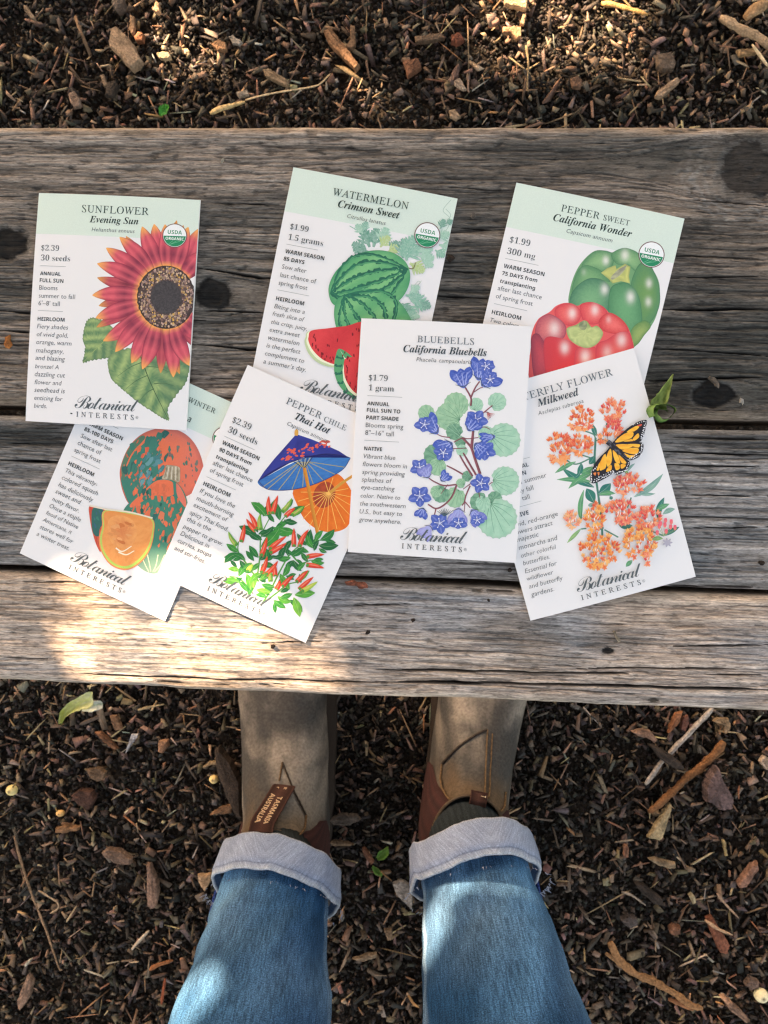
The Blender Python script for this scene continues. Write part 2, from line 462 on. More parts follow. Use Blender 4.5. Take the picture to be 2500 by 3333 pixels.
def plank(y0, y1, seed, tone, parent, edge):
    """a plank from y0 (front) to y1 (back), rounded edges, 38 mm thick"""
    r = .0042; T = .038
    xs = np.concatenate([np.linspace(-1.15, -.46, 60), np.linspace(-.455, .455, 760), np.linspace(.46, 1.15, 60)])
    nt_ = max(40, int((y1 - y0 - 2 * r) / .00038))
    prof = [(y0, -T), (y0, -T * .5), (y0, -r * 1.6)]
    for k in range(7):
        a = math.pi / 2 * k / 6; prof.append((y0 + r - r * math.cos(a), -r + r * math.sin(a)))
    for k in range(1, nt_): prof.append((y0 + r + (y1 - y0 - 2 * r) * k / nt_, 0))
    for k in range(7):
        a = math.pi / 2 * (1 - k / 6); prof.append((y1 - r + r * math.cos(a), -r + r * math.sin(a)))
    prof += [(y1, -r * 1.6), (y1, -T * .5), (y1, -T)]
    prof = np.array(prof)
    X, PY = np.meshgrid(xs, prof[:, 0], indexing='ij')
    Z = np.repeat(prof[None, :, 1], len(xs), 0)
    arc = np.concatenate([[0], np.cumsum(np.hypot(np.diff(prof[:, 0]), np.diff(prof[:, 1])))])
    arc = arc - arc[np.searchsorted(prof[:, 0], (y0 + y1) / 2)] + (y0 + y1) / 2
    A = np.repeat(arc[None, :], len(xs), 0)
    wav = (fbm(X * 6, X * 0 + seed, 50) - .5) * .0022
    wav += (fbm(X * 55, X * 0 + seed, 51) - .5) * .0012
    endw = np.clip(1 - np.minimum(PY - y0, y1 - PY) / .01, 0, 1)
    sgn = np.where(PY - y0 < y1 - PY, 1, -1)
    c, h = wood_fields(X, A, seed, tone, 1.0 if seed < 3 else .8)
    # worn paler arrises
    e = np.clip(1 - np.minimum(PY - y0, y1 - PY) / .006, 0, 1) * np.clip(fbm(X * 18, A * 60, seed + 60) * 2.0 - .35, 0, 1)
    c = c * (1 - e[..., None] * edge[1]) + np.array(edge[0]) * (.75 + .5 * fbm(X * 20, A * 700, seed + 61))[..., None] * e[..., None] * edge[1]
    top = (Z > -r * .99)
    V = np.stack([X, PY + wav * endw * sgn, Z + np.where(top, h, 0)], -1).reshape(-1, 3)
    F = gridfaces(len(xs), len(prof))[:, ::-1]
    nb = len(prof)
    o = np_mesh('plank', V, F, M_WOOD, parent, c.reshape(-1, 3), smooth=True)
    return o

bench = empty('bench', (0, 0, BENCH_Z))
tag(bench, 'weathered grey wooden bench of three cracked planks carrying the seed packets', 'bench')
GAP = .0023
plank(YG1 + GAP, YB, 1, (C(122, 110, 99), C(88, 83, 77), C(155, 142, 130)), bench, (C(176, 150, 122), .75))
plank(YG2 + GAP * .5, YG1 - GAP, 2, (C(128, 123, 119), C(104, 105, 106), C(156, 151, 147)), bench, (C(150, 138, 126), .45))
plank(YF, YG2 - GAP * .5, 3, (C(166, 148, 132), C(136, 134, 134), C(184, 170, 156)), bench, (C(190, 168, 142), .6))

def box_verts(c, s):
    return [(c[0] + a * s[0] / 2, c[1] + b * s[1] / 2, c[2] + d * s[2] / 2) for a, b, d in BOX]
def box_obj(name, c, s, mat, col, parent, bev=.003):
    bm = bmesh.new()
    vs = [bm.verts.new(v) for v in box_verts(c, s)]
    for f in BOXF: bm.faces.new([vs[i] for i in f])
    bmesh.ops.bevel(bm, geom=bm.edges[:], offset=bev, segments=2, affect='EDGES')
    me = bpy.data.meshes.new(name); bm.to_mesh(me); bm.free()
    return finish(name, me, mat, parent, np.tile(np.array(col), (len(me.vertices), 1)), smooth=False)
for sx in (-.85, .85):
    box_obj('crossbar', (sx, (YB + YF) / 2, -.059), (.07, .26, .04), M_WOOD, C(92, 84, 76), bench)
    for sy in (-.075, .145):
        box_obj('leg', (sx, sy, -.267), (.08, .045, .375), M_WOOD, C(92, 84, 76), bench)

# ------------------------------------------------------------------ seed packets
PW, PH, PT = .0826, .1148, .0007
KU = np.linspace(-PW / 2, PW / 2, 9); KV = np.linspace(-PH / 2, PH / 2, 13)

def mathtxt(s, kind):
    U, L, D = {'bi': (0x1D468, 0x1D482, None), 'it': (0x1D434, 0x1D44E, None), 'b': (0x1D400, 0x1D41A, 0x1D7CE),
               'sc': (0x1D4D0, 0x1D4EA, None), 'sb': (0x1D5D4, 0x1D5EE, 0x1D7EC)}[kind]
    o = ''
    for ch in s:
        if kind == 'it' and ch == 'h': o += '\u210E'
        elif 'A' <= ch <= 'Z': o += chr(U + ord(ch) - 65)
        elif 'a' <= ch <= 'z': o += chr(L + ord(ch) - 97)
        elif D and '0' <= ch <= '9': o += chr(D + ord(ch) - 48)
        else: o += ch
    return o

STYLE = {  # math alphabet, shear, offset, letter spacing
    'caps': ('it', -.27, .002, 1.05), 'bold': ('sb', 0, 0, 1.0), 'body': (None, 0, -.004, 1.0), 'ital': (None, .17, -.004, 1.0),
    'bi': ('bi', 0, .003, 1.0), 'latin': (None, .17, -.004, 1.06), 'serif': ('b', 0, -.010, 1.0), 'logo': ('sc', .12, -.006, .74), 'spaced': ('it', -.27, .008, 1.75)}

def glyphs(s, style):
    k, sh, off, sp = STYLE[style]
    cu = bpy.data.curves.new('lettering', 'FONT')
    cu.body = mathtxt(s, k) if k else s
    cu.size = 1; cu.shear = sh; cu.offset = off; cu.space_character = sp; cu.resolution_u = 2
    ob = bpy.data.objects.new('lettering', cu)
    COL.objects.link(ob)
    dg = bpy.context.evaluated_depsgraph_get()
    me = ob.evaluated_get(dg).to_mesh()
    v = np.array([q.co[:2] for q in me.vertices]) if len(me.vertices) else np.zeros((0, 2))
    f = [tuple(p.vertices) for p in me.polygons]
    ob.evaluated_get(dg).to_mesh_clear()
    bpy.data.objects.remove(ob); bpy.data.curves.remove(cu)
    return v, f

INK = C(66, 74, 78); DARK = C(22, 34, 36); GREENINK = C(36, 62, 56)

class Print:
    """flat ink shapes lying on one packet, given in the pixels of an enlarged view of the photo"""
    def __init__(s, pk, view):
        s.pk = pk; s.view = view; s.v = []; s.c = []; s.f = []; s.layer = 0; s.sec = 'title_lettering'; s.fs = []; s.rnd = random.Random(len(pk.name) + 3)
    def loc(s, p):
        ox, oy, k = s.view
        w = at(ox + k * p[0], oy + k * p[1], s.pk.zmid)
        return s.pk.to_local(w)
    def add(s, pts, faces, cols, local=False):
        b = len(s.v); z = s.layer * 5e-7; s.layer += 1
        for p in pts:
            q = p if local else s.loc(p)
            s.v.append((q[0], q[1], z))
        if isinstance(cols, tuple): cols = [cols] * len(pts)
        s.c.extend(cols)
        s.f.extend(tuple(b + i for i in f) for f in faces)
        s.fs.extend([s.sec] * len(faces))
    def smooth(s, pts, n=5):
        out = []; m = len(pts)
        for i in range(m):
            p0, p1, p2, p3 = pts[i - 1], pts[i], pts[(i + 1) % m], pts[(i + 2) % m]
            for j in range(n):
                t = j / n
                out.append(tuple(.5 * (2 * p1[a] + (p2[a] - p0[a]) * t + (2 * p0[a] - 5 * p1[a] + 4 * p2[a] - p3[a]) * t * t + (3 * p1[a] - p0[a] - 3 * p2[a] + p3[a]) * t ** 3) for a in (0, 1)))
        return out
    def poly(s, pts, col, sm=True, n=5):
        if sm: pts = s.smooth(pts, n)
        tri = tessellate_polygon([[Vector((p[0], p[1], 0)) for p in pts]])
        s.add(pts, [t for t in tri], col if not callable(col) else [col(p) for p in pts])
    def shade(s, pts, fn, sm=True, n=5, rings=6):
        """outline filled with rings towards its centre; fn(x, y, r) gives the colour"""
        if sm: pts = s.smooth(pts, n)
        cx = sum(p[0] for p in pts) / len(pts); cy = sum(p[1] for p in pts) / len(pts)
        V = []; Cc = []; m = len(pts)
        for i in range(rings + 1):
            r = 1 - i / rings * .999
            for p in pts:
                q = (cx + (p[0] - cx) * r, cy + (p[1] - cy) * r)
                V.append(q); Cc.append(fn(q[0], q[1], r))
        s.add(V, gridfaces(rings + 1, m, True).tolist(), Cc)
    def strip(s, path, widths, colfn, m=5, jag=0):
        V = []; Cc = []; n = len(path)
        for i, p in enumerate(path):
            a = path[max(0, i - 1)]; b = path[min(n - 1, i + 1)]
            d = math.hypot(b[0] - a[0], b[1] - a[1]) or 1
            nx, ny = -(b[1] - a[1]) / d, (b[0] - a[0]) / d
            w = widths(i / (n - 1)) if callable(widths) else widths
            wl = w * (1 + (s.rnd.random() - .5) * jag); wr = w * (1 + (s.rnd.random() - .5) * jag)
            for j in range(m):
                u = j / (m - 1) * 2 - 1
                ww = wl if u < 0 else wr
                V.append((p[0] + nx * u * ww / 2, p[1] + ny * u * ww / 2))
                Cc.append(colfn(i / (n - 1), u) if callable(colfn) else colfn)
        s.add(V, gridfaces(n, m).tolist(), Cc)
    def curve(s, pts, n=8):
        out = []
        for i in range(len(pts) - 1):
            p1, p2 = pts[i], pts[i + 1]
            p0 = pts[i - 1] if i else (2 * p1[0] - p2[0], 2 * p1[1] - p2[1])
            p3 = pts[i + 2] if i + 2 < len(pts) else (2 * p2[0] - p1[0], 2 * p2[1] - p1[1])
            for j in range(n + (i == len(pts) - 2)):
                t = j / n
                out.append(tuple(.5 * (2 * p1[a] + (p2[a] - p0[a]) * t + (2 * p0[a] - 5 * p1[a] + 4 * p2[a] - p3[a]) * t * t + (3 * p1[a] - p0[a] - 3 * p2[a] + p3[a]) * t ** 3) for a in (0, 1)))
        return out
    def line(s, pts, w, col, n=6, taper=0):
        s.strip(s.curve(pts, n) if len(pts) > 2 else [tuple(pts[0][a] + (pts[1][a] - pts[0][a]) * t / 4 for a in (0, 1)) for t in range(5)],
                (lambda t: w * (1 - taper * t)) if taper else w, col, 3)
    def petal(s, b, t, w, colfn, bend=0, n=12, m=7, pw=.75, tipw=.04, basew=.3):
        dx, dy = t[0] - b[0], t[1] - b[1]
        path = []
        for i in range(n):
            k = i / (n - 1); o = math.sin(math.pi * k) * bend
            path.append((b[0] + dx * k - dy * o, b[1] + dy * k + dx * o))
        s.strip(path, lambda k: w * max(tipw, (math.sin(math.pi * min(1, max(0, (k * (1 - basew * .5) + basew * .5)) ** 1.05)) ** pw)), colfn, m)
    def leaf(s, b, t, w, c1, c2, vein=None, bend=0, veins=0):
        R = s.rnd; k0 = R.random() * 9
        def cf(k, u):
            q = .5 + .5 * math.sin(k * 14 + abs(u) * 3 + k0) * .6 + (R.random() - .5) * .35
            return mix(c1, c2, q * (.55 if u > 0 else 1))
        s.petal(b, t, w, cf, bend, pw=.9, basew=.06)
        if vein:
            dx, dy = t[0] - b[0], t[1] - b[1]
            s.line([b, (b[0] + dx * .5 - dy * bend, b[1] + dy * .5 + dx * bend), (b[0] + dx * .95, b[1] + dy * .95)], max(2.5, w * .05), vein, taper=.6)
    def roundleaf(s, cx, cy, r, rot, c1, c2, vein, scal=14, asp=1.0):
        """rounded leaf with a scalloped edge and veins fanning from its stalk"""
        R = s.rnd; pts = []
        n = scal * 4
        for i in range(n):
            a = i / n * 2 * math.pi
            rr = r * (1 - .06 * abs(math.sin(a * scal / 2)) - .22 * math.exp(-((abs(math.atan2(math.sin(a), math.cos(a))) ) / .25) ** 2))
            x, y = rr * math.cos(a), rr * math.sin(a) * asp
            pts.append((cx + x * math.cos(rot) - y * math.sin(rot), cy + x * math.sin(rot) + y * math.cos(rot)))
        edge = tuple(q * .84 for q in c1)
        s.shade(pts, lambda x, y, q: edge if q > .97 else mix(c1, c2, .5 + .45 * math.sin(math.atan2(y - cy, x - cx) * 7) * q + (R.random() - .5) * .3), sm=False, rings=7)
        bx, by = cx + r * .8 * math.cos(rot), cy + r * .8 * math.sin(rot)
        for k in (-2.2, -1.4, -.7, 0, .7, 1.4, 2.2):
            a = rot + math.pi + k * .42
            l = r * (1.55 - .16 * abs(k) ** 1.5)
            s.line([(bx, by), (bx + math.cos(a + .06 * k) * l * .5, by + math.sin(a + .06 * k) * l * .5), (bx + math.cos(a) * l, by + math.sin(a) * l)], max(2.5, r * .03), vein, taper=.6)
    def text(s, txt, style, p0, p1, col=INK, ref=None):
        v, f = glyphs(txt, style)
        if not len(v): return
        a, b = s.loc(p0), s.loc(p1)
        width = (b - a).length
        x0, x1 = v[:, 0].min(), v[:, 0].max()
        k = ref if ref else width / (x1 - x0)
        base = (b.x - k * x1, b.y) if ref else (a.x - k * x0, (a.y + b.y) / 2)
        q = v * k + np.array(base)
        s.add([tuple(r) for r in q], f, col, local=True)
        return k
    def band(s, l, r, col):
        """header band from the top edge down to the line l-r"""
        a, b = s.loc(l), s.loc(r)
        y = (a.y + b.y) / 2
        s.add([(-PW / 2, y), (PW / 2, y), (PW / 2, PH / 2), (-PW / 2, PH / 2)], [(0, 1, 2, 3)], col, local=True)
    def rule(s, a, b):
        p, q = s.loc(a), s.loc(b); y = (p.y + q.y) / 2; t = .00010
        s.add([(p.x, y - t), (q.x, y - t), (q.x, y + t), (p.x, y + t)], [(0, 1, 2, 3)], C(150, 156, 158), local=True)
    def build(s, name, base, sec=None):
        faces = s.f if sec is None else [f for f, q in zip(s.f, s.fs) if q == sec]
        bm = bmesh.new()
        cl = bm.verts.layers.float_color.new('Col')
        vs = []
        for v, c in zip(s.v, s.c):
            q = bm.verts.new((v[0], v[1], v[2] + base)); q[cl] = (c[0], c[1], c[2], 1); vs.append(q)
        for f in faces:
            if len(set(f)) < 3: continue
            try: bm.faces.new([vs[i] for i in f])
            except ValueError: pass
        if sec: bmesh.ops.delete(bm, geom=[v for v in bm.verts if not v.link_faces], context='VERTS')
        def cut(co, no, out=False):
            bmesh.ops.bisect_plane(bm, geom=bm.verts[:] + bm.edges[:] + bm.faces[:], dist=1e-9, plane_co=co, plane_no=no, clear_outer=out)
        e = .00004
        cut((PW / 2 - e, 0, 0), (1, 0, 0), True); cut((-PW / 2 + e, 0, 0), (-1, 0, 0), True)
        cut((0, PH / 2 - e, 0), (0, 1, 0), True); cut((0, -PH / 2 + e, 0), (0, -1, 0), True)
        for k in KU[1:-1]: cut((k, 0, 0), (1, 0, 0))
        for k in KV[1:-1]: cut((0, k, 0), (0, 1, 0))
        for v in bm.verts: v.co.z += PT + s.pk.puff(v.co.x, v.co.y)
        bm.normal_update()
        for f in bm.faces:
            if f.normal.z < 0: f.normal_flip()
        me = bpy.data.meshes.new(name); bm.to_mesh(me); bm.free()
        me.materials.append(M_PRINT)
        o = bpy.data.objects.new(name, me); COL.objects.link(o); o.parent = s.pk.root
        return o

class Packet:
    def __init__(s, name, x, y, deg, z0, z1, label, puff=(.0007, .0007), sag=0.0):
        """z0, z1: heights of the underside at the top and the bottom edge above the bench"""
        s.name = name
        s.tilt = math.atan2(z0 - z1, PH)
        zc = BENCH_Z + (z0 + z1) / 2
        s.zmid = zc + PT
        s.root = empty('seed_packet', (x, y, zc), (0, 0, 0))
        s.mw = Matrix.Translation((x, y, zc)) @ Matrix.Rotation(math.radians(deg), 4, 'Z') @ Matrix.Rotation(s.tilt, 4, 'X')
        s.root.matrix_world = s.mw
        s.inv = s.mw.inverted()
        s.a = puff; s.ph = random.random() * 6
        s.fu = np.array([puff[0] * (1 - (2 * u / PW) ** 2) for u in KU])
        s.fv = np.array([puff[1] * (1 - (2 * v / PH) ** 2) + sag * math.sin(v / PH * 5 + s.ph) * .0002 for v in KV])
        tag(s.root, label, 'seed packet', 'seed packets fanned out on the bench')
        paper = C(231, 229, 229)
        V = []; F = []
        for z, pf in ((PT, 1), (0, 0)):
            for v in KV:
                for u in KU: V.append((u, v, z + (s.puff(u, v) if pf else 0)))
        n, m = len(KV), len(KU)
        g = gridfaces(n, m)
        F += g.tolist(); F += (g[:, ::-1] + n * m).tolist()
        per = [(0, j) for j in range(m)] + [(i, m - 1) for i in range(1, n)] + [(n - 1, j) for j in range(m - 2, -1, -1)] + [(i, 0) for i in range(n - 2, 0, -1)]
        per = [i * m + j for i, j in per]
        for k in range(len(per)):
            a, b = per[k], per[(k + 1) % len(per)]
            F.append((a, a + n * m, b + n * m, b)[::-1])
        mesh_obj('paper_envelope', V, F, M_PAPER, s.root, [paper] * len(V), smooth=False)
    def puff(s, u, v):
        return float(np.interp(u, KU, s.fu) + np.interp(v, KV, s.fv))
    def to_local(s, w):
        # the packet's own plane under the photo's line of sight
        o = Vector((0, 0, CAM_H)); d = w - o
        n = s.mw.to_3x3() @ Vector((0, 0, 1)); c = s.mw @ Vector((0, 0, PT))
        t = (c - o).dot(n) / d.dot(n)
        q = s.inv @ (o + d * t)
        return Vector((q.x, q.y))

BAND = C(211, 225, 213)
LOGO = {}
def logo(P, first=None):
    P.sec = 'logo_lettering'
    if first:
        a = [P.loc(p) for p in first]; LOGO['p'] = a
    a = LOGO['p']
    for txt, st, p, q in (('Botanical', 'logo', a[0], a[1]), ('INTERESTS', 'spaced', a[2], a[3]), ('\u00ae', 'body', a[4], a[5])):
        v, f = glyphs(txt, st)
        x0, x1 = v[:, 0].min(), v[:, 0].max(); k = (q - p).length / (x1 - x0)
        w = v.copy(); w[:, 0] = (v[:, 0] - x0) * k + p.x
        w[:, 1] = v[:, 1] * k * (1.12 if st == 'logo' else 1) + (p.y + q.y) / 2
        P.add([tuple(r) for r in w], f, C(58, 66, 70) if st == 'spaced' else C(84, 92, 96) if st == 'logo' else INK, local=True)

def seal(pk, view, cx, cy, r, rot, name='organic_seal', base=9e-4):
    S = Print(pk, view)
    def ring(rad, col, lo=0, hi=2 * math.pi, yc=0):
        pts = []
        for i in range(49):
            a = lo + (hi - lo) * i / 48
            pts.append((cx + rad * math.cos(a + rot), cy + rad * math.sin(a + rot)))
        S.add([(cx, cy)] + pts, [(0, i, i + 1) for i in range(1, 49)], col)
    ring(r, C(106, 74, 74)); ring(r * .93, C(236, 238, 238)); 
    pts = [(cx + r * .90 * math.cos(a + rot), cy + r * .90 * math.sin(a + rot)) for a in [math.radians(2 + 176 * i / 40) for i in range(41)]]
    S.add(pts, [(0, i, i + 1) for i in range(1, 40)], C(34, 134, 92))
    cr, sr = math.cos(rot), math.sin(rot)
    def P(x, y): return (cx + r * (x * cr - y * sr), cy + r * (x * sr + y * cr))
    for k in (-.25, .05, .35): S.line([P(-.5 + k * .3, .82 - abs(k) * .2), P(.1 + k, .45)], 2.5, C(120, 190, 150))
    S.text('USDA', 'bold', P(-.58, -.12), P(.58, -.12), C(34, 134, 92))
    S.text('ORGANIC', 'bold', P(-.74, .37), P(.74, .37), C(240, 242, 240))
    return S.build(name, base)

def title(P, caps, cap_pos, bi, bi_pos, la, la_pos, extra=None, dark=GREENINK):
    P.text(caps, 'caps', *cap_pos, dark)
    if extra: P.text(extra[0], 'caps', extra[1], extra[2], dark)
    P.text(bi, 'bi', *bi_pos, mix(dark, (0, 0, 0), .35))
    P.text(la, 'latin', *la_pos, INK)

def copy_block(P, rows):
    P.sec = 'description_lettering'
    for st, txt, a, b in rows:
        if st == 'rule': P.rule(a, b)
        else: P.text(txt, st, a, b, DARK if st == 'bold' else C(70, 78, 82) if st == 'serif' else INK)

def finish_packet(pk, B, A, T, art_name, seal_args=None):
    b = 2e-6
    if B: B.build('header_band', b); b += 2e-6
    A.build(art_name, b); b += A.layer * 5e-7 + 3e-6
    if seal_args: seal(pk, *seal_args, base=b); b += 2.2e-5
    for q in sorted(set(T.fs)): T.build(q, b, q)

# ---- sunflower packet
def sunflower_packet():
    pk = Packet('sunflower', -.16416, .08335, -2.137, .0004, .0030, 'sunflower seed packet with pale green header and red sunflower, at the left end', (.0011, .0012))
    VW = (50, 600, 650 / 1659)
    B = Print(pk, VW); A = Print(pk, VW); T = Print(pk, VW)
    B.band((170, 430), (1520, 460), BAND)
    R = A.rnd
    G1, G2 = C(92, 130, 76), C(150, 176, 104)
    def leaf_shade(ax, ay, bx, by):
        L = math.hypot(bx - ax, by - ay)
        def fn(x, y, r):
            u = ((x - ax) * (bx - ax) + (y - ay) * (by - ay)) / L / L
            w = ((x - ax) * -(by - ay) + (y - ay) * (bx - ax)) / L / L
            q = .5 + .5 * math.sin((u * 1.0 - abs(w) * 1.1) * 26)
            c = mix(C(92, 130, 92), C(172, 192, 124), q * .75 + (R.random() - .5) * .4)
            if w < -.03: c = mix(c, C(76, 112, 90), .35)
            return mix(c, C(84, 112, 84), .6) if r > .96 else c
        return fn
    def serr(pts, amp=9, n=6):
        q = A.smooth(pts, n); out = []
        for i, p in enumerate(q): out.append((p[0] + (amp if i % 2 else -amp) * .5 * R.random(), p[1] + (amp if i % 2 else -amp) * .5))
        return out
    A.shade(serr([(690, 1120), (620, 1128), (588, 1195), (572, 1290), (592, 1350), (586, 1420), (575, 1487), (640, 1470), (740, 1455), (830, 1440), (900, 1390), (920, 1280), (800, 1180)]), leaf_shade(880, 1180, 575, 1487), False, rings=9)
    A.shade(serr([(790, 1440), (785, 1530), (810, 1620), (880, 1690), (950, 1750), (1050, 1830), (1150, 1895), (1230, 1945), (1280, 1957), (1272, 1860), (1345, 1750), (1420, 1650), (1450, 1540), (1460, 1440), (1300, 1380), (1050, 1360), (900, 1380)]), leaf_shade(1060, 1340, 1280, 1950), False, rings=12)
    A.line([(880, 1200), (740, 1320), (580, 1480)], 9, C(150, 170, 110), taper=.6)
    A.line([(1040, 1400), (1130, 1650), (1270, 1945)], 10, C(60, 88, 62), taper=.6)
    for a, b in (((1070, 1480), (860, 1600)), ((1110, 1590), (920, 1710)), ((1160, 1700), (1040, 1800)), ((1100, 1520), (1280, 1560)), ((1160, 1660), (1330, 1680))):
        A.line([a, ((a[0] + b[0]) / 2, (a[1] + b[1]) / 2 - 15), b], 7, C(72, 104, 70), taper=.7)
    cx, cy = 1262, 945
    def pet(tx, ty, w, back=False):
        a = math.atan2(ty - cy, tx - cx)
        bx, by = cx + 225 * math.cos(a + .05), cy + 250 * math.sin(a + .05)
        k0 = R.random() * 10; dk = .75 if back else 1.0
        def cf(k, u):
            s = .5 + .5 * math.sin(u * 7 + k0) ; n = (R.random() - .5) * .22
            c = mix(C(220, 100, 112), C(182, 66, 88), s * .7 + n + (abs(u) > .8) * .45)
            if k < .09: c = mix(C(246, 186, 84), c, k / .09 * .8 + n)
            elif k < .5: c = mix(c, C(112, 46, 70), max(0, .85 - abs(k - .32) * 3.2) * (.4 + s * .7))
            if k > .78 - abs(n): c = mix(c, C(244, 178, 92), min(1, (k - .74) * 4))
            if abs(u) > .95: c = mix(c, C(120, 40, 64), .6)
            return tuple(q * dk for q in c)
        A.petal((bx, by), (tx, ty), w, cf, (R.random() - .5) * .10, n=14, m=9, pw=.72, tipw=.05, basew=.34)
    for t in ((1345, 305), (1400, 345), (930, 440), (695, 785), (708, 1018), (690, 1195), (1010, 1480), (1215, 1572), (1370, 1578), (1540, 420), (1560, 640), (1550, 1380)):
        pet(t[0], t[1], 100, True)
    for t in ((1525, 372), (1160, 338), (1062, 360), (878, 448), (768, 538), (694, 668), (655, 930), (683, 1118), (745, 1308), (845, 1398), (978, 1490), (1065, 1540), (1318, 1605), (1455, 1510), (1530, 1300), (1250, 340), (1440, 360), (1580, 560), (1570, 1180)):
        pet(t[0], t[1], 134)
    def disc(x, y, r):
        d = math.hypot((x - cx) / 235, (y - cy) / 262)
        c = mix(C(62, 52, 54), C(92, 76, 72), R.random())
        if d < .52: c = mix(C(54, 52, 56), C(84, 80, 82), R.random() * .8)
        if d > .93: c = mix(c, C(40, 32, 34), .5)
        return c
    A.shade([(cx + 238 * math.cos(a) * (1 + .02 * math.sin(a * 30)), cy + 262 * math.sin(a)) for a in [i / 70 * 2 * math.pi for i in range(70)]], disc, False, rings=22)
    V = []; F = []; cc = []
    for i in range(620):
        a = R.random() * 6.283; d = .57 + .38 * R.random()
        x, y = cx + 235 * d * math.cos(a), cy + 262 * d * math.sin(a)
        q = 5 + 5 * R.random(); b = len(V); o = R.random() * 3
        c = R.choice([C(196, 164, 148), C(168, 140, 134), C(208, 180, 150), C(140, 112, 104), C(220, 176, 96), C(120, 92, 88)])
        for k in range(5): V.append((x + q * math.cos(o + k * 1.257), y + q * 1.2 * math.sin(o + k * 1.257))); cc.append(c)
        F.append(tuple(b + k for k in range(5)))
    A.add(V, F, cc)
    title(T, 'SUNFLOWER', ((560, 240), (1115, 262)), 'Evening Sun', ((625, 325), (1030, 340)), 'Helianthus annuus', ((645, 402), (1000, 410)))
    copy_block(T, [('serif', '$2.39', (222, 555), (373, 560)), ('serif', '30 seeds', (220, 640), (467, 647)), ('rule', '', (218, 683), (432, 690)),
        ('bold', 'ANNUAL', (215, 762), (388, 765)), ('bold', 'FULL SUN', (212, 820), (412, 824)), ('body', 'Blooms', (208, 882), (363, 886)), ('body', 'summer to fall', (205, 950), (510, 958)),
        ('body', "6'\u20138' tall", (202, 1012), (382, 1017)), ('rule', '', (198, 1055), (410, 1062)), ('bold', 'HEIRLOOM', (195, 1140), (422, 1145)),
        ('ital', 'Fiery shades', (190, 1205), (452, 1210)), ('ital', 'of vivid gold,', (187, 1268), (450, 1278)), ('ital', 'orange, warm', (183, 1335), (480, 1342)), ('ital', 'mahogany,', (180, 1402), (413, 1410)),
        ('ital', 'and blazing', (175, 1465), (425, 1472)), ('ital', 'bronze! A', (172, 1533), (372, 1538)), ('ital', 'dazzling cut', (168, 1600), (424, 1606)), ('ital', 'flower and', (167, 1665), (395, 1670)),
        ('ital', 'seedhead is', (163, 1730), (420, 1735)), ('ital', 'enticing for', (161, 1795), (400, 1800)), ('ital', 'birds.', (158, 1857), (268, 1860))])
    logo(T, [(500, 1868), (1030, 1885), (513, 1935), (990, 1955), (1005, 1950), (1028, 1950)])
    T.line([(465, 1903), (482, 1908)], 9, DARK)
    finish_packet(pk, B, A, T, 'sunflower_picture', (VW, 1330, 432, 101, .02))
sunflower_packet()

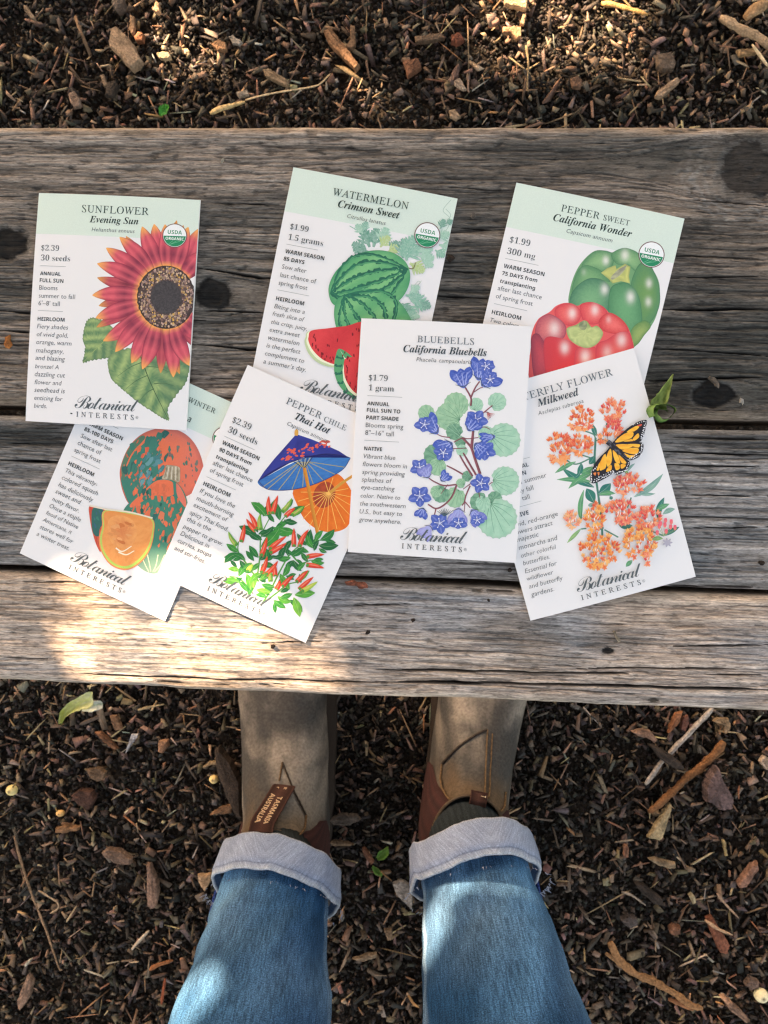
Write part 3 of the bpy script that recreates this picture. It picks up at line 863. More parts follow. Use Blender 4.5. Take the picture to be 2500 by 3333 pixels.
# ---- watermelon packet
def watermelon_packet():
    pk = Packet('melon', -.04419, .09155, -10.394, .0004, .0004, 'watermelon seed packet with pale green header, between the sunflower and pepper packets', (.0006, .0006))
    VW = (800, 520, 720 / 1659)
    B = Print(pk, VW); A = Print(pk, VW); T = Print(pk, VW); R = A.rnd
    B.band((285, 392), (1480, 612), BAND)
    def frond(cx, cy, ang, L, c):
        ca, sa = math.cos(ang), math.sin(ang)
        def P(x, y): return (cx + (x * ca - y * sa) * L, cy + (x * sa + y * ca) * L)
        A.petal(P(0, 0), P(1, 0), L * .22, lambda k, u: mix(c, C(235, 240, 235), .12 + R.random() * .2), n=6, m=3)
        for k in (.2, .42, .62, .8):
            for sg in (-1, 1):
                l = .52 * (1.15 - k)
                A.petal(P(k, 0), P(k + l * .75, sg * l), L * .15, lambda q, u: mix(c, C(220, 232, 226), .05 + R.random() * .35), n=6, m=3, pw=.6)
                A.petal(P(k + l * .3, sg * l * .4), P(k + l * .95, sg * l * .35), L * .10, lambda q, u: mix(c, C(220, 232, 226), R.random() * .4), n=5, m=3, pw=.6)
    T1, T2, T3, YG = C(72, 140, 116), C(108, 168, 142), C(142, 188, 162), C(168, 190, 108)
    A.line([(880, 600), (850, 545), (780, 500)], 5, T2); A.line([(1440, 580), (1510, 520), (1530, 440), (1480, 380), (1540, 300)], 4, C(160, 186, 172)); A.line([(1500, 370), (1535, 410), (1525, 450)], 4, C(160, 186, 172))
    for f in ((900, 690, -2.6, 120, T1), (930, 660, -1.9, 150, T1), (960, 660, -1.4, 150, T1), (880, 560, -2.2, 90, T3), (880, 540, -1.2, 80, T2), (1010, 640, -1.2, 140, T3), (1010, 660, -.9, 110, YG), (1080, 690, -.9, 100, T1),
              (1060, 700, -.4, 110, YG), (930, 700, -2.9, 130, T1), (1180, 740, -1.5, 150, T1), (1190, 700, -1.0, 150, T2), (1200, 740, -.6, 150, T2), (1290, 720, .2, 130, T3), (1290, 690, -.2, 120, T3), (1230, 780, .5, 130, YG),
              (1210, 760, -1.8, 130, T2), (1330, 760, .5, 90, T3), (1440, 590, -.4, 100, T3), (1450, 640, .3, 120, T3), (1420, 680, .6, 90, T2), (1460, 520, -1.2, 80, T1), (1500, 480, -.4, 60, T1),
              (1200, 1020, .1, 120, T2), (1240, 1060, .3, 150, T2), (1310, 1070, .5, 90, T1), (1200, 1090, .9, 120, T2), (1220, 1150, 1.2, 90, T2), (1170, 1080, .7, 90, T1), (1230, 1000, -.6, 90, T3), (1250, 1170, .2, 60, T3)):
        frond(*f)
    A.line([(1215, 815), (1255, 820), (1275, 775)], 9, C(124, 116, 80), taper=.4)
    A.line([(1270, 940), (1295, 915), (1310, 925), (1290, 945), (1320, 910)], 4, C(176, 190, 180))
    L1, L2, D1, D2 = C(124, 186, 126), C(96, 166, 112), C(44, 120, 92), C(32, 92, 76)
    def melon(out, p0, p1, bends, w):
        A.shade(out, lambda x, y, r: mix(mix(L1, L2, .5 + .5 * math.sin(x * .02 + y * .03) + (R.random() - .5) * .4), C(58, 138, 98), max(0, (r - .8) * 3.2)), n=6, rings=9)
        for bnd, wid in bends:
            pts = []
            mx, my = (p0[0] + p1[0]) / 2, (p0[1] + p1[1]) / 2; dx, dy = p1[0] - p0[0], p1[1] - p0[1]
            for i in range(46):
                k = i / 45; o = math.sin(math.pi * k ** .9) * bnd
                pts.append((p0[0] + dx * k - dy * o + (R.random() - .5) * 7, p0[1] + dy * k + dx * o + (R.random() - .5) * 9))
            def cf(t, u): return mix(D1, D2, R.random() * .9 + (.3 if t > .4 else 0))
            A.strip(pts, lambda t: wid * (.35 + math.sin(math.pi * t) ** .6 * .75), cf, 3, 1.3)
            A.strip([(p[0] + 4, p[1] + 8) for p in pts[4:-4:2]], wid * .35, lambda t, u: mix(L2, D1, .35 + .3 * R.random()), 3, 1.5)
    melon([(625, 1010), (632, 930), (680, 840), (770, 755), (880, 700), (1000, 684), (1110, 705), (1190, 760), (1228, 830), (1232, 910), (1205, 990), (1150, 1060), (1050, 1110), (900, 1130), (760, 1110), (660, 1090)],
          (640, 1015), (1215, 822), [(-.36, 20), (-.25, 24), (-.11, 26), (.03, 28), (.17, 30), (.31, 26)], 24)
    melon([(740, 1022), (820, 985), (920, 972), (1020, 985), (1110, 1030), (1180, 1100), (1245, 1210), (1270, 1320), (1200, 1400), (1000, 1420), (800, 1380), (700, 1300), (668, 1200), (668, 1110), (690, 1050)],
          (740, 1022), (1010, 1420), [(-.62, 26), (-.40, 28), (-.20, 28), (.02, 26), (.20, 24), (.33, 20)], 24)
    A.poly([(485, 1287), (452, 1335), (445, 1375), (470, 1450), (530, 1515), (600, 1548), (670, 1560), (760, 1550), (900, 1540), (900, 1300), (700, 1290)], C(190, 206, 160))
    A.poly([(490, 1287), (462, 1340), (460, 1375), (490, 1440), (545, 1500), (610, 1532), (680, 1545), (900, 1520), (900, 1300), (700, 1290)], C(236, 236, 206))
    RED = lambda x, y, r: mix(C(222, 70, 74), C(200, 52, 60), .5 + .5 * math.sin(x * .017 + y * .011) * .7 + (R.random() - .5) * .3)
    A.shade([(495, 1285), (620, 1268), (760, 1250), (900, 1236), (900, 1530), (760, 1545), (660, 1535), (575, 1498), (505, 1430), (474, 1365), (474, 1330)], RED, n=4, rings=7)
    A.poly([(705, 1420), (675, 1480), (665, 1550), (672, 1620), (700, 1690), (745, 1745), (800, 1780), (900, 1810), (900, 1600), (800, 1480)], C(88, 160, 108))
    for k, (a, b) in enumerate((((680, 1480), (735, 1490)), ((668, 1540), (725, 1545)), ((668, 1600), (728, 1592)), ((690, 1670), (748, 1650)), ((735, 1735), (775, 1700)), ((800, 1782), (820, 1740)))):
        A.strip(A.curve([a, ((a[0] + b[0]) / 2, a[1] + 10), b], 5), 17, lambda t, u: mix(D1, D2, R.random()), 3, 1.2)
    A.poly([(705, 1420), (745, 1500), (728, 1580), (735, 1660), (770, 1730), (830, 1780), (910, 1800), (900, 1480), (745, 1490)], C(234, 236, 204), False)
    A.shade([(748, 1495), (820, 1480), (920, 1466), (920, 1775), (840, 1760), (785, 1710), (748, 1640), (738, 1570)], RED, n=4, rings=6)
    seeds = [(515, 1300), (520, 1330), (512, 1370), (540, 1410), (570, 1450), (600, 1475), (640, 1485), (660, 1478), (820, 1450), (840, 1380), (770, 1480), (850, 1270), (800, 1300), (700, 1340), (620, 1380), (760, 1540), (760, 1580), (765, 1620), (790, 1665), (815, 1690), (840, 1720), (860, 1540), (880, 1620), (830, 1600), (770, 1475), (580, 1440), (530, 1395), (840, 1260), (740, 1440), (845, 1660)]
    for x, y in seeds:
        for q in (0, 1):
            xx, yy = x + R.uniform(-9, 9), y + R.uniform(-9, 9) + q * 14
            A.petal((xx, yy), (xx + R.uniform(-4, 6), yy + 20), 9, C(120, 24, 34), n=5, m=3)
    title(T, 'WATERMELON', ((650, 265), (1215, 382)), 'Crimson Sweet', ((690, 360), (1150, 447)), 'Citrullus lanatus', ((760, 440), (1048, 497)))
    copy_block(T, [('serif', '$1.99', (332, 525), (470, 545)), ('serif', '1.5 grams', (318, 605), (580, 650)), ('rule', '', (307, 637), (545, 683)),
        ('bold', 'WARM SEASON', (297, 700), (588, 762)), ('bold', '85 DAYS', (285, 757), (440, 790)), ('body', 'Sow after', (272, 820), (455, 855)), ('body', 'last chance of', (260, 880), (528, 935)), ('body', 'spring frost', (248, 937), (462, 985)),
        ('rule', '', (240, 978), (478, 1027)), ('bold', 'HEIRLOOM', (228, 1055), (438, 1098)), ('ital', 'Biting into a', (215, 1115), (443, 1162)), ('ital', 'fresh slice of', (203, 1170), (440, 1220)), ('ital', 'this crisp, juicy,', (192, 1227), (460, 1290)),
        ('ital', 'extra sweet', (180, 1290), (405, 1337)), ('ital', 'watermelon', (168, 1347), (402, 1400)), ('ital', 'is the perfect', (157, 1405), (410, 1462)), ('ital', 'complement to', (145, 1465), (438, 1530)), ('ital', 'a summer\u2019s day.', (133, 1527), (452, 1595))])
    logo(T)
    finish_packet(pk, B, A, T, 'watermelon_picture', (VW, 1362, 570, 97, .17))
watermelon_packet()

# ---- sweet pepper packet
def pepper_packet():
    pk = Packet('pepper', .06383, .08381, -11.743, .0004, .0004, 'sweet pepper seed packet with green header, green and red bell peppers, at upper right', (.0006, .0007))
    VW = (1520, 580, 740 / 1659)
    B = Print(pk, VW); A = Print(pk, VW); T = Print(pk, VW); R = A.rnd
    B.band((280, 352), (1500, 625), BAND)
    def lobe(pts, c1, c2, hl, edge):
        def fn(x, y, r):
            c = mix(c1, c2, r ** 1.6 + (R.random() - .5) * .22)
            if r > .95: c = mix(c, edge, .6)
            for hx, hy, hr, ha in hl:
                q = math.exp(-(((x - hx) / hr) ** 2 + ((y - hy) / (hr * 1.4)) ** 2) * 2.2)
                c = mix(c, C(238, 232, 226), q * ha * .8)
            return c
        A.shade(pts, fn, n=7, rings=14)
    g1, g2, ge = C(140, 182, 128), C(84, 136, 96), C(62, 108, 80)
    A.poly([(745, 940), (748, 820), (790, 690), (850, 600), (930, 535), (1010, 533), (1060, 545), (1130, 514), (1200, 524), (1260, 560), (1340, 650), (1395, 750), (1405, 850), (1395, 950), (1360, 1050), (1290, 1150), (1235, 1220), (1150, 1240), (850, 1100)], mix(g1, g2, .6))
    lobe([(850, 610), (930, 538), (1010, 534), (1060, 560), (1060, 640), (990, 690), (930, 670), (840, 660)], g1, g2, [(1010, 605, 34, .95)], ge)
    lobe([(1050, 560), (1130, 514), (1200, 524), (1270, 570), (1300, 640), (1240, 690), (1170, 640), (1090, 630)], g1, g2, [(1150, 565, 42, .9)], ge)
    lobe([(1240, 650), (1310, 610), (1370, 700), (1404, 820), (1400, 940), (1350, 1040), (1270, 1110), (1230, 950), (1190, 800)], C(110, 152, 88), g2, [(1325, 770, 34, .85), (1320, 905, 34, .8)], ge)
    lobe([(760, 830), (800, 690), (860, 640), (940, 660), (1000, 700), (1040, 760), (960, 740), (850, 760), (790, 850)], C(124, 170, 118), g2, [(850, 690, 26, .3)], ge)
    lobe([(748, 960), (750, 870), (800, 790), (890, 735), (980, 745), (1040, 800), (1050, 900), (1020, 1000), (900, 1050), (780, 1020)], C(122, 172, 126), C(72, 124, 96), [(1000, 815, 40, .95)], ge)
    lobe([(1040, 820), (1100, 770), (1170, 770), (1240, 840), (1270, 960), (1270, 1100), (1200, 1210), (1080, 1180), (1030, 1000)], C(108, 164, 116), C(78, 134, 94), [(1190, 870, 44, 1.0)], ge)
    lobe([(1200, 1100), (1290, 1040), (1340, 1080), (1290, 1150), (1235, 1220), (1180, 1230)], C(150, 170, 100), C(92, 136, 80), [], ge)
    A.shade([(975, 695), (1020, 660), (1080, 640), (1085, 670), (1150, 628), (1190, 650), (1180, 720), (1185, 770), (1120, 755), (1060, 772), (1030, 740)], lambda x, y, r: mix(C(206, 208, 120), C(150, 160, 100), R.random() * .7 + (.4 if r > .9 else 0)), sm=False, rings=5)
    A.petal((1050, 740), (1165, 640), 40, lambda k, u: mix(C(128, 128, 118), C(190, 190, 150), R.random()), n=6, m=3)
    r1, r2, re = C(236, 112, 108), C(208, 66, 76), C(186, 60, 76)
    A.poly([(465, 1230), (475, 1120), (520, 1030), (600, 980), (650, 935), (720, 914), (800, 935), (850, 914), (930, 912), (1000, 950), (1040, 990), (1110, 1020), (1165, 1080), (1200, 1170), (1212, 1270), (1150, 1480), (500, 1500)], mix(r1, r2, .5))
    lobe([(640, 960), (720, 914), (800, 938), (830, 1000), (800, 1060), (740, 1080), (660, 1040)], r1, r2, [(765, 990, 42, .95)], re)
    lobe([(820, 950), (850, 914), (930, 912), (1010, 960), (1010, 1030), (930, 1070), (850, 1050)], r1, r2, [(930, 965, 40, .9)], re)
    lobe([(960, 1040), (1030, 985), (1110, 1020), (1165, 1080), (1170, 1130), (1080, 1140), (980, 1110)], r1, C(202, 60, 64), [(1030, 1035, 26, .5)], re)
    lobe([(495, 1130), (520, 1040), (590, 995), (670, 1030), (720, 1090), (700, 1170), (600, 1190), (520, 1190)], C(222, 124, 122), C(176, 80, 96), [(635, 1100, 56, .85)], C(120, 60, 80))
    lobe([(465, 1240), (478, 1150), (520, 1140), (560, 1200), (600, 1290), (610, 1500), (500, 1490)], C(206, 80, 90), C(150, 62, 80), [], C(96, 60, 80))
    lobe([(560, 1190), (680, 1170), (790, 1220), (830, 1300), (800, 1480), (600, 1500)], C(216, 62, 68), r2, [(710, 1240, 46, .95)], re)
    lobe([(790, 1260), (880, 1230), (950, 1250), (970, 1340), (930, 1470), (800, 1480)], C(222, 90, 84), r2, [(860, 1305, 52, .9)], re)
    lobe([(940, 1230), (1020, 1180), (1100, 1130), (1180, 1130), (1205, 1200), (1210, 1280), (1120, 1420), (960, 1440)], C(224, 92, 88), r2, [(1125, 1185, 50, .85), (1020, 1275, 50, .6)], re)
    A.shade([(725, 1100), (790, 1075), (830, 1050), (870, 1045), (905, 1090), (945, 1080), (990, 1130), (965, 1190), (920, 1230), (860, 1242), (790, 1215), (740, 1170)], lambda x, y, r: mix(C(200, 208, 140), C(134, 156, 96), R.random() * .5 + (.5 if r > .88 else 0) + (.4 if y < 1090 else 0)), n=3, rings=6)
    A.petal((840, 1110), (850, 1040), 60, lambda k, u: mix(C(104, 118, 92), C(168, 174, 130), R.random()), n=6, m=4)
    title(T, 'PEPPER', ((682, 243), (962, 305)), 'California Wonder', ((625, 310), (1195, 438)), 'Capsicum annuum', ((722, 400), (1055, 475)), ('SWEET', (990, 308), (1180, 352)))
    copy_block(T, [('serif', '$1.99', (308, 470), (455, 500)), ('serif', '300 mg', (290, 550), (492, 600)), ('rule', '', (278, 588), (520, 640)), ('bold', 'WARM SEASON', (265, 655), (560, 720)), ('bold', '75 DAYS from', (253, 707), (508, 765)),
        ('bold', 'transplanting', (238, 762), (492, 823)), ('body', 'after last chance', (222, 817), (540, 890)), ('body', 'of spring frost', (208, 875), (475, 937)), ('rule', '', (197, 917), (437, 971)), ('bold', 'HEIRLOOM', (178, 992), (390, 1038)), ('ital', 'Two colors', (165, 1050), (372, 1097))])
    logo(T)
    finish_packet(pk, B, A, T, 'bell_pepper_picture', (VW, 1344, 560, 96, .18))
pepper_packet()

# ---- squash packet
def squash_packet():
    pk = Packet('squash', -.15068, -.00293, -22.918, .0004, .0004, 'winter squash seed packet lying half under the sunflower packet, lower corner in sunlight', (.0005, .0006))
    VW = (50, 1240, 710 / 1659)
    B = Print(pk, VW); A = Print(pk, VW); T = Print(pk, VW); R = A.rnd
    B.band((1310, 358), (1505, 441), BAND)
    OR, OR2, GR, GR2, BL = C(226, 114, 78), C(216, 120, 110), C(62, 124, 108), C(50, 102, 96), C(88, 140, 146)
    def patches(n, inside, cs, rng, ang, sz=(12, 40)):
        for i in range(n):
            for _ in range(20):
                x, y = R.uniform(rng[0], rng[2]), R.uniform(rng[1], rng[3])
                if inside(x, y): break
            a = ang(x, y) + R.uniform(-.3, .3); L = R.uniform(*sz); w = L * R.uniform(.3, .6); m = 9
            pts = []
            for k in range(m):
                t = k / m * 6.283; q = R.uniform(.55, 1.2)
                px, py = L * q * math.cos(t), w * q * math.sin(t)
                pts.append((x + px * math.cos(a) - py * math.sin(a), y + px * math.sin(a) + py * math.cos(a)))
            A.poly(pts, mix(R.choice(cs), (0, 0, 0), R.random() * .12), False)
    back = [(800, 720), (815, 620), (870, 500), (960, 410), (1070, 365), (1180, 358), (1290, 400), (1370, 480), (1420, 590), (1435, 700), (1400, 800), (1300, 880), (1100, 930), (900, 950), (830, 860)]
    A.shade(back, lambda x, y, r: mix(mix(OR, OR2, max(0, (x - 1150) / 400) + max(0, (480 - y) / 200) + (R.random() - .5) * .2), C(120, 70, 80), .4 if r > .97 else 0), n=5, rings=8)
    inb = lambda x, y: ((x - 1115) / 300) ** 2 + ((y - 655) / 285) ** 2 < .92
    A.poly([(810, 740), (860, 640), (900, 560), (990, 470), (1060, 420), (1090, 470), (1120, 560), (1090, 640), (1100, 720), (1040, 800), (960, 850), (880, 930), (840, 860)], GR)
    A.poly([(812, 650), (870, 510), (960, 420), (990, 440), (900, 540), (850, 640), (830, 760)], C(86, 120, 96))
    patches(60, lambda x, y: inb(x, y) and x < 1120, [OR, OR, C(210, 96, 70)], (810, 400, 1130, 920), lambda x, y: 1.9 + (x - 1000) / 500, (10, 42))
    patches(55, lambda x, y: inb(x, y) and x < 1150, [GR, GR2, GR], (810, 380, 1160, 930), lambda x, y: 1.9 + (x - 1000) / 500, (12, 46))
    patches(34, lambda x, y: inb(x, y) and x > 1150, [GR, C(110, 120, 110), C(120, 110, 105)], (1150, 390, 1420, 800), lambda x, y: 1.5, (6, 26))
    patches(26, lambda x, y: ((x - 1030) / 90) ** 2 + ((y - 690) / 130) ** 2 < 1, [BL, C(70, 128, 130), C(104, 154, 158)], (940, 560, 1130, 820), lambda x, y: 2.2, (16, 46))
    A.shade([(1150, 650), (1180, 640), (1250, 655), (1258, 700), (1250, 770), (1190, 750), (1120, 745), (1140, 700)], lambda x, y, r: mix(C(190, 178, 152), C(140, 128, 104), R.random()), n=3, rings=4)
    for k in range(7): A.line([(1140 + k * 17, 740 + k * 3), (1160 + k * 13, 652)], 4, C(226, 220, 204) if k % 2 else C(120, 104, 84))
    front = [(1120, 750), (1200, 755), (1250, 790), (1295, 860), (1320, 960), (1330, 1100), (1290, 1250), (1200, 1380), (1100, 1450), (1040, 1462), (960, 1425), (880, 1330), (830, 1200), (825, 1060), (830, 980), (900, 900), (1000, 820), (1060, 765)]
    A.shade(front, lambda x, y, r: mix(mix(GR, C(70, 136, 108), R.random() * .6), C(170, 196, 170), max(0, (y - 1250) / 300)), n=5, rings=9)
    A.poly([(1060, 770), (1130, 752), (1200, 770), (1220, 850), (1160, 880), (1080, 870), (1000, 900), (900, 960), (880, 940), (960, 860)], OR)
    A.poly([(1220, 780), (1260, 810), (1300, 900), (1300, 960), (1270, 930), (1240, 880)], C(222, 120, 100))
    inf = lambda x, y: ((x - 1080) / 215) ** 2 + ((y - 1080) / 300) ** 2 < .95
    patches(60, lambda x, y: inf(x, y) and y < 1050, [OR, C(216, 112, 80)], (860, 790, 1300, 1060), lambda x, y: 1.7, (10, 42))
    patches(26, lambda x, y: inf(x, y) and x > 1090 and y > 1000, [C(216, 122, 88), OR], (1090, 1000, 1290, 1320), lambda x, y: 1.7, (10, 46))
    patches(26, inf, [GR2, GR, C(34, 96, 84)], (860, 800, 1300, 1280), lambda x, y: 1.7, (10, 36))
    A.line([(1215, 770), (1225, 900), (1250, 1000)], 22, GR, taper=.3)
    for x0, x1 in ((960, 1020), (1010, 1035), (1090, 1050), (1140, 1062)): A.line([(x0, 1320), ((x0 + x1) / 2 + 4, 1400), (x1, 1450)], 7, C(214, 226, 190))
    A.shade([(570, 950), (640, 962), (690, 985), (720, 1100), (660, 1200), (655, 1300), (620, 1240), (590, 1140), (572, 1040)], lambda x, y, r: mix(C(214, 96, 66), C(180, 64, 56), R.random()), n=4, rings=4)
    A.poly([(600, 965), (680, 985), (690, 1060), (650, 1120), (640, 1180), (600, 1160), (585, 1060)], GR2); patches(10, lambda x, y: True, [C(60, 100, 120), GR], (595, 980, 670, 1140), lambda x, y: 1.3, (10, 26))
    A.poly([(680, 985), (860, 1000), (1045, 1045), (1060, 1160), (1030, 1280), (970, 1370), (880, 1430), (800, 1432), (720, 1390), (660, 1300), (640, 1200), (665, 1100)], C(226, 140, 90))
    A.poly([(684, 987), (860, 1002), (1042, 1047), (1054, 1160), (1022, 1275), (962, 1362), (878, 1420), (800, 1420), (725, 1380), (668, 1295), (650, 1200), (672, 1100)], C(178, 206, 96))
    A.shade([(690, 992), (860, 1008), (1036, 1052), (1044, 1160), (1010, 1265), (950, 1345), (872, 1400), (800, 1402), (733, 1362), (680, 1285), (664, 1200), (682, 1100)], lambda x, y, r: mix(C(234, 160, 92), C(224, 142, 76), R.random() * .8 + max(0, (1150 - y) / 300)), n=4, rings=9)
    A.shade([(720, 1050), (800, 1020), (900, 1060), (930, 1150), (900, 1240), (820, 1270), (740, 1230), (710, 1140)], lambda x, y, r: mix(C(214, 128, 76), C(236, 166, 98), r * .8 + (R.random() - .5) * .5), n=4, rings=7)
    patches(16, lambda x, y: ((x - 815) / 90) ** 2 + ((y - 1150) / 100) ** 2 < 1, [C(226, 148, 88), C(208, 120, 66), C(236, 166, 106)], (730, 1060, 900, 1250), lambda x, y: .4, (14, 40))
    for pts in ([(770, 1270), (820, 1295), (890, 1255)], [(790, 1300), (850, 1320), (910, 1290)]): A.line(pts, 12, C(248, 232, 204), taper=.5)
    A.line([(572, 948), (700, 975), (880, 998), (1050, 1042)], 12, C(226, 216, 196))
    T.text('WINTER', 'caps', (1310, 160), (1520, 247), GREENINK)
    T.text('a', 'latin', (1308, 306), (1335, 316), GREENINK)
    copy_block(T, [('rule', '', (640, 298), (790, 361)), ('bold', 'WARM SEASON', (545, 334), (818, 450)), ('bold', '85-100 DAYS', (525, 380), (745, 474)), ('body', 'Sow after last', (500, 430), (738, 538)), ('body', 'chance of', (475, 485), (655, 562)), ('body', 'spring frost', (450, 538), (650, 625)),
        ('rule', '', (433, 570), (648, 672)), ('bold', 'HEIRLOOM', (405, 640), (600, 725)), ('ital', 'This vibrantly-', (382, 693), (625, 803)), ('ital', 'colored squash', (355, 748), (630, 868)), ('ital', 'has deliciously', (330, 800), (592, 922)), ('ital', 'sweet and', (306, 855), (500, 935)),
        ('ital', 'nutty flavor.', (282, 910), (487, 1000)), ('ital', 'Once a staple', (260, 962), (500, 1070)), ('ital', 'food of Native', (235, 1015), (480, 1123)), ('ital', 'Americans, it', (210, 1065), (430, 1165)), ('ital', 'stores well for', (187, 1120), (440, 1235)), ('ital', 'a winter treat.', (163, 1175), (410, 1287))])
    logo(T)
    finish_packet(pk, B, A, T, 'squash_picture', (VW, 1594, 440, 93, .4))
squash_packet()

# ---- chile packet
def chile_packet():
    pk = Packet('chile', -.07878, -.01118, -22.695, .0026, .0016, 'hot chile seed packet, all white, with blue and orange paper parasols above a pepper plant', (.0011, .0012))
    VW = (480, 1180, 720 / 1659)
    A = Print(pk, VW); T = Print(pk, VW); R = A.rnd
    A.shade([(1100, 955), (1130, 1070), (1180, 1170), (1260, 1240), (1340, 1268), (1430, 1265), (1500, 1230), (1535, 1150), (1545, 1020), (1520, 940), (1440, 840), (1360, 850), (1250, 900)], lambda x, y, r: mix(C(232, 122, 38), C(222, 104, 30), R.random()), n=4, rings=6)
    A.shade([(1330 + 82 * math.cos(a) - 14 * math.sin(a), 992 + 98 * math.sin(a)) for a in [i / 24 * 6.283 for i in range(24)]], lambda x, y, r: mix(C(178, 74, 40), C(150, 58, 36), R.random()), False, rings=5)
    hub = (1362, 972)
    for a in range(18):
        t = a / 18 * 6.283 + .1
        ex, ey = 1340 + 205 * math.cos(t), 1060 + 205 * math.sin(t)
        if ey < 920 and ex < 1300: continue
        A.line([hub, (ex, ey)], 4.5, C(240, 184, 92))
    A.line([(1372, 975), (1460, 905), (1560, 838)], 20, C(206, 150, 62))
    A.shade([(838, 885), (848, 920), (900, 945), (1000, 958), (1110, 948), (1230, 920), (1350, 870), (1450, 815), (1520, 730), (1510, 708), (1430, 690), (1300, 690), (1180, 720), (1050, 775), (920, 845)], lambda x, y, r: mix(C(62, 122, 188), C(48, 104, 174), R.random() + (y - 850) / 400), n=4, rings=7)
    for t in ((870, 935), (910, 948), (990, 955), (1090, 950), (1170, 938), (1250, 915), (1320, 882), (1410, 838), (1480, 785)): A.line([(1180 + (t[0] - 1180) * .12, 745), t], 5, C(170, 160, 96))
    for t in range(9): A.line([(1180, 795), (1095 + t * 19, 738 - t * 4)], 5, C(190, 176, 120) if t % 2 else C(44, 40, 60))
    A.shade([(1120, 538), (1040, 630), (960, 720), (880, 820), (838, 885), (870, 872), (950, 810), (1060, 755), (1180, 712), (1300, 688), (1420, 690), (1515, 715), (1440, 665), (1340, 620), (1230, 575)], lambda x, y, r: mix(C(52, 62, 150), C(40, 44, 124), R.random()), False, rings=5)
    for i in range(58):
        k = R.random(); u = R.random()
        x = 1010 + 330 * k + R.uniform(-30, 30); y = 715 - 110 * k + R.uniform(-26, 26) + 20 * math.sin(k * 20)
        a = R.uniform(-.9, .3); L = R.uniform(14, 34)
        A.petal((x, y), (x + L * math.cos(a), y + L * math.sin(a)), L * .6, C(222, 92, 74), n=5, m=3)
    A.line([(838, 888), (950, 812), (1100, 742), (1300, 690), (1420, 692), (1516, 714)], 5, C(34, 34, 90))
    A.line([(838, 886), (900, 947), (1010, 958), (1120, 948), (1240, 918), (1360, 868), (1470, 800), (1522, 722)], 5, C(56, 60, 110))
    A.petal((1120, 550), (1124, 500), 30, C(214, 160, 74), n=6, m=3, pw=.4)
    A.line([(1182, 790), (1215, 950), (1250, 1130), (1282, 1288)], 26, lambda t, u: mix(C(220, 150, 54), C(190, 116, 40), .5 + u * .5))
    # plant
    g = [C(66, 150, 60), C(44, 126, 58), C(30, 104, 54), C(96, 172, 60), C(120, 186, 66)]
    for pts in ([(770, 1740), (820, 1640), (850, 1450), (860, 1300), (930, 1150)], [(870, 1800), (930, 1700), (1000, 1560), (1080, 1430), (1200, 1340), (1330, 1330)], [(840, 1640), (760, 1520), (690, 1420), (690, 1340)], [(900, 1780), (980, 1720), (1060, 1660), (1160, 1640)], [(850, 1450), (960, 1260), (1040, 1150)], [(1080, 1430), (1150, 1500), (1230, 1480)], [(790, 1720), (700, 1620), (620, 1600)]):
        A.line(pts, 14, C(90, 150, 70), taper=.5)
    LV = [(895, 1150, 785, 1048), (900, 1150, 960, 1030), (830, 1300, 695, 1225), (690, 1420, 600, 1360), (690, 1430, 585, 1500), (860, 1300, 950, 1225), (960, 1260, 1070, 1300), (1000, 1180, 985, 1060), (1030, 1180, 1130, 1200), (990, 1240, 1120, 1270), (1050, 1140, 1185, 1075), (850, 1330, 760, 1270), (860, 1380, 1000, 1240),
          (840, 1460, 770, 1370), (850, 1480, 960, 1400), (850, 1500, 790, 1560), (860, 1520, 960, 1530), (700, 1560, 610, 1545), (690, 1600, 740, 1500), (700, 1640, 570, 1635), (690, 1640, 760, 1720), (780, 1700, 750, 1580), (800, 1690, 830, 1570), (1000, 1480, 1040, 1380), (1080, 1460, 980, 1470), (1090, 1450, 1180, 1380), (1100, 1480, 1160, 1560), (1040, 1560, 1100, 1480),
          (1020, 1600, 1060, 1500), (1000, 1620, 1070, 1700), (960, 1680, 860, 1660), (1060, 1660, 1000, 1580), (1240, 1380, 1230, 1250), (1260, 1340, 1320, 1260), (1300, 1330, 1405, 1250), (1290, 1370, 1435, 1370), (1250, 1390, 1200, 1290), (1290, 1390, 1350, 1420), (1250, 1400, 1290, 1330), (1230, 1480, 1330, 1500), (1210, 1490, 1160, 1420), (1150, 1640, 1220, 1560), (930, 1720, 820, 1700), (900, 1760, 815, 1740),
          (980, 1750, 1085, 1790), (950, 1780, 1040, 1840), (1110, 1740, 1260, 1725), (1100, 1760, 1145, 1905), (1000, 1760, 1090, 1730), (850, 1630, 900, 1560), (880, 1620, 960, 1590), (760, 1560, 700, 1480), (900, 1480, 880, 1380), (1040, 1420, 1090, 1330), (1130, 1560, 1190, 1500), (740, 1480, 650, 1430), (1170, 1330, 1130, 1280), (790, 1500, 720, 1550), (860, 1580, 780, 1640), (950, 1460, 1030, 1440)]
    for i, l in enumerate(LV * 2):
        if i < len(LV):     # a darker layer of leaves behind
            q = (R.uniform(-46, 46), R.uniform(-40, 40)); a_ = R.uniform(-.9, .9); dx, dy = l[2] - l[0], l[3] - l[1]
            b_ = (l[0] + q[0], l[1] + q[1]); k_ = R.uniform(.6, .85); L = math.hypot(dx, dy) * k_
            A.leaf(b_, (b_[0] + (dx * math.cos(a_) - dy * math.sin(a_)) * k_, b_[1] + (dx * math.sin(a_) + dy * math.cos(a_)) * k_), L * .4, g[i % 3], C(26, 92, 52), C(90, 150, 90), 0)
            continue
        c = g[(i * 7) % 3 if l[1] < 1550 or l[0] > 1100 and l[1] < 1650 else 2 + (i % 3)] if l[1] < 1600 else g[[0, 3, 4, 0, 3][i % 5]]
        L = math.hypot(l[2] - l[0], l[3] - l[1])
